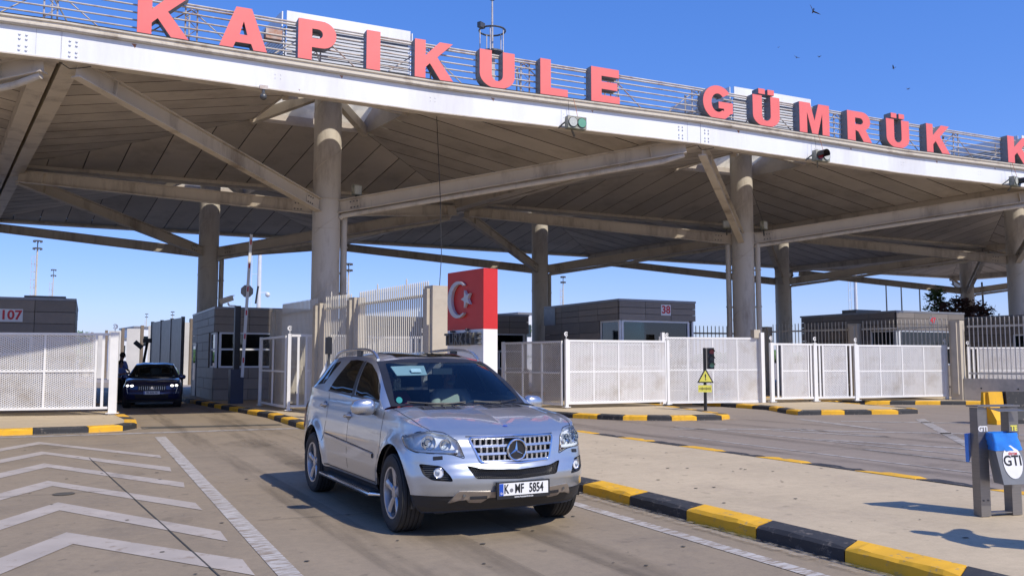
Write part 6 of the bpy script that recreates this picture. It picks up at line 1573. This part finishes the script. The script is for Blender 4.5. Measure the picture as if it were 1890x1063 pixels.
        text_mesh('holder_text', 'www.Autozentrum.de', .022, M['sticker'], ph, .001, .0004, m=frame((px+.0165, .02, .392*sz), (0, 1, 0), (0, 0, 1)))
        # glass roof panel, wipers
        gp = Grid(lambda u, v: tp(.16-.75*u, -.42+.84*v)[0]+V((0, 0, .006)), 12, 16); gp.part((0,), mirror=False).build('glass_roof', sglass, t, smooth='full')
        gp2 = Grid(lambda u, v: tp(.15-.73*u, -.41+.82*v)[0]+V((0, 0, .002)), 6, 8); gp2.part((0,), mirror=False).build('roof_blind', M['black'], t, smooth='full')
        for a, b_, c_ in (((1.225, -.28, 1.195), (1.205, -.02, 1.215), (1.10, -.64, 1.222)), ((1.20, .40, 1.195), (1.09, .66, 1.225), (1.20, .08, 1.22))):
            pa2, pb2, pc2 = V(a), V(b_), V(c_); q = MB(); q.tube([pb2, pa2, pc2], .008, 6); q.tube([pb2-V((0, 0, .015)), pc2-V((0, 0, .012))], .006, 6); q.build('wiper', M['black'], t)
    # ---- interior
    q = MB(); q.box(T((-.5, 0, .45)), (3.0*sx, 1.6*syy, .06)); q.build('cabin_floor', seatm, t)
    q = MB(); q.prism([T((.62, -.74, 1.02)), T((.98, -.74, 1.14)), T((1.10, -.72, 1.14)), T((1.10, -.72, .6)), T((.70, -.74, .6))], T((0, 1.48, 0))); q.build('dashboard', dash, t)
    for y in (-.37, .37):
        for x in ((.0), (-.95)):
            q = MB()
            q.box(T((x-.02, y, .68)), (.50, .50, .16)); q.bar(T((x-.24, y, .70)), T((x-.42, y, 1.24)), .46, .13, up=(1, 0, 0)); st = q.build('seat', seatm, t)
            q = MB(); q.bar(T((x-.43, y, 1.30)), T((x-.46, y, 1.48)), .26, .09, up=(1, 0, 0)); q.build('headrest', seatm, st)
    if big:
        for s_ in (-1, 1):
            q = MB(); q.prism([T((.36, s_*.16, 1.60)), T((.36, s_*.56, 1.585)), T((.52, s_*.54, 1.485)), T((.52, s_*.18, 1.49))] if s_ < 0 else [T((.30, .16, 1.635)), T((.30, .56, 1.62)), T((.14, .54, 1.60)), T((.14, .18, 1.61))], (-.015, 0, -.01)); v_ = q.build('sun_visor', visorm, t)
            if s_ < 0:
                q = MB(); q.prism([T((.455, -.36, 1.56)), T((.455, -.24, 1.56)), T((.50, -.24, 1.52)), T((.50, -.36, 1.52))], (.004, 0, .002)); q.build('visor_label', M['sticker'], v_)
        q = MB(); q.box(T((.48, .02, 1.53)), (.03, .24, .07)); q.build('rear_view_mirror', dash, t); 
        q = MB(); q.cyl(T((.80, -.62, 1.225)), T((.815, -.62, 1.23)), .035, n=16); q.build('round_sticker', teal, t)
        sc_ = T((.55, .37, 1.02)); ax_ = V((-.9, 0, .42)).normalized(); e1 = V((0, 1, 0)); e2 = ax_.cross(e1)
        q = MB(); q.tube([sc_+(e1*math.cos(R(a))+e2*math.sin(R(a)))*.19 for a in range(0, 361, 12)], .015, 8)
        for a in (0, 90, 180): q.bar(sc_, sc_+(e1*math.cos(R(a-180))+e2*math.sin(R(a-180)))*.19, .035, .015)
        q.cyl(sc_-ax_*.02, sc_+ax_*.03, .06, n=16); q.build('steering_wheel', dash, t, smooth=True)
    for x, y, s_ in ((axf, .845, 1), (axf, -.845, -1), (axr, .845, 1), (axr, -.845, -1)):
        build_wheel(t, x, y*syy-.0*s_, cfg['r'], s_, cfg['rim'], cfg.get('steer', 0) if x > 0 else 0)
    return fr, sd_, tp, ribbon, G
car = thing('car', 'silver SUV with roof rails and round star badge leaving the border lane', 'car', (3.73, 10.03, 0), math.atan2(-math.cos(.03), math.sin(.03)))
car.scale = (1.03,)*3
build_car(car, dict(sx=1, sy=1, sz=1, paint=paint, big=True, r=.372, rim=.245, steer=-.05))
cr = car.rotation_euler.z
def carpt(x, y, z): return car.location+Matrix.Rotation(cr, 3, 'Z') @ (V((x, y, z))*1.03)
frz = cr+R(90)
person(carpt(.06, .37, .60), frz, 'grey bearded driver in a cream shirt behind the wheel of the silver car', 'shirtc', SIT, hair='greyhair', beard='greyhair')
sit2 = dict(SIT); sit2.update(wrR=(-.08, -.16, .34), paR=(-.05, -.22, .34), wrL=(.08, -.16, .34), paL=(.05, -.22, .34))
person(carpt(.02, -.40, .58), frz, 'passenger in a dark red top beside the driver of the silver car', 'shirtr', sit2, hair='hair')

car2 = thing('car', 'dark blue hatchback with lit headlamps waiting in the shaded lane', 'car', (2.35, 35.75, 0), R(-90)-.10)
car2.scale = (1.08,)*3
fr, sd_, tp, ribbon, G2 = build_car(car2, dict(sx=.865, sy=.93, sz=.865, paint=paintblue, big=False, r=.325, rim=.21, clad=.34))
hlw = emis('lit_headlamp', (1, .97, .9), 3)
zs_ = .865; ys_ = .93
for s_ in (-1, 1):
    for y, z in ((.66, .86), (.80, .865)):
        p, n_ = fr(y*s_, z); q = MB(); q.sphere(tuple(p), .05, 12, 8, (.6, 1.2, .75)); q.build('headlamp', hlw, car2, smooth='full')
    ribbon([fr((.60+.03*k)*s_, .885+.002*k) for k in range(11)], .03, 'lamp_brow', M['black'], car2, .002, .006)
    ribbon([fr((.84-.006*k)*s_, .80-.03*k) for k in range(9)], .02, 'claw_light', lampi, car2, .002, .006)
ribbon([fr(-.46+.92*k/14, .76) for k in range(15)], .23, 'grille_panel', M['black'], car2, .002, .006)
q = MB()
for k in range(13): y = -.42+.07*k; c = fr(y, .76)[0]; q.bar(c+V((.012, 0, -.07)), c+V((.012, 0, .07)), .012, .012)
q.build('grille_bars', satin, car2)
ribbon([fr(-.55+1.1*k/14, .46) for k in range(15)], .14, 'lower_intake', M['black'], car2, .002, .004)
c = fr(0, .78)[0]; q = MB(); q.prism([c+V((.02, -.045, -.05)), c+V((.02, .0, -.02)), c+V((.02, .05, -.05)), c+V((.02, .03, .03)), c+V((.02, 0, .06)), c+V((.02, -.03, .03))], (.008, 0, 0)); q.build('badge', chrome, car2)
c = fr(0, .60)[0]; q = MB(); q.box((c.x+.02, 0, c.z), (.02, .50, .105)); pl = q.build('number_plate', plate, car2)
q = MB(); q.box((c.x+.031, -.23, c.z), (.002, .035, .1)); q.build('country_band', blueband, pl)
text_mesh('plate_text', 'PB 3636 HC', .088, M['blktxt'], pl, .001, .001, m=frame((c.x+.032, .015, c.z), (0, 1, 0), (0, 0, 1)) @ Matrix.Diagonal((.8, 1, 1, 1)))
sb = dict(STAND); sb.update(elR=(-.27, -.05, 1.17), wrR=(-.12, -.25, 1.12), paR=(-.05, -.30, 1.12), head=(-.02, -.05, 1.65))
person((1.28, 39.0, 0), 2.2, 'officer in a light blue shirt standing at the door of the blue car', 'shirtb', sb, scale=1.14)
sb2 = dict(STAND); sb2.update(elR=(-.26, -.12, 1.2), wrR=(-.10, -.30, 1.25), paR=(-.05, -.36, 1.27), elL=(.26, -.12, 1.2), wrL=(.10, -.30, 1.25), paL=(.05, -.36, 1.27))
person((1.22, 37.6, 0), 1.0, 'shorter blue-shirted person bending beside the blue car behind the white gate post', 'shirtb', sb2, scale=.96)
# photographer beside the pavement edge (only the shadow is seen) and the camera operator before booth 38
ph_ = dict(STAND); ph_.update(elR=(-.36, -.10, 1.30), wrR=(-.14, -.22, 1.55), paR=(-.10, -.25, 1.60), elL=(.42, -.02, 1.42), wrL=(.30, -.20, 1.62), paL=(.24, -.25, 1.66))
person((7.50, 3.95, .15), .6, 'person with raised arms standing on the pavement beyond the right frame edge', 'shirtc', ph_)
op = dict(STAND); op.update(elR=(-.2, -.15, 1.3), wrR=(-.08, -.3, 1.45), paR=(-.05, -.34, 1.48), elL=(.2, -.15, 1.3), wrL=(.08, -.3, 1.45), paL=(.05, -.34, 1.48))
person((20.0, 27.35, .55), -.4, 'person with a camera standing in front of the window of booth 38', 'shirtc', op, hair='hair')
t = thing('plinth', 'low concrete step under the camera person by booth 38', 'step', (20.2, 27.4, .15)); q = MB(); q.box((0, 0, .2), (1.6, .9, .4)); q.build('body', M['concrete'], t)
t = thing('video_camera', 'black video camera on a tripod in front of the window of booth 38', 'camera', (20.45, 27.2, .55))
q = MB(); q.box((0, 0, 1.72), (.35, .3, .28)); q.cyl((.1, -.1, 1.72), (.3, -.35, 1.72), .09, n=12); q.build('camera_body', M['black'], t)
q = MB()
for a in (0, 120, 240): q.cyl((0, 0, 1.6), (.35*math.cos(R(a)), .35*math.sin(R(a)), 0), .02, n=6)
q.build('tripod', M['black'], t)
t = None
# dirt specks and chewing-gum spots on pavement and lane
random.seed(11)
q = MB()
for k in range(150):
    if k < 75: x, y, z = random.uniform(6.3, 9.8), random.uniform(3, 16), .1505
    else: x, y, z = random.uniform(-1, 5.5), random.uniform(5, 22), .0125
    r_ = random.uniform(.008, .028); q.add([(x+r_*math.cos(a)*random.uniform(.7, 1.5), y+r_*math.sin(a), z) for a in (0, 1.2, 2.4, 3.7, 5)], [(0, 1, 2, 3, 4)])
o = q.build('dirt_specks', M['joint']); tag(o, kind='stuff')
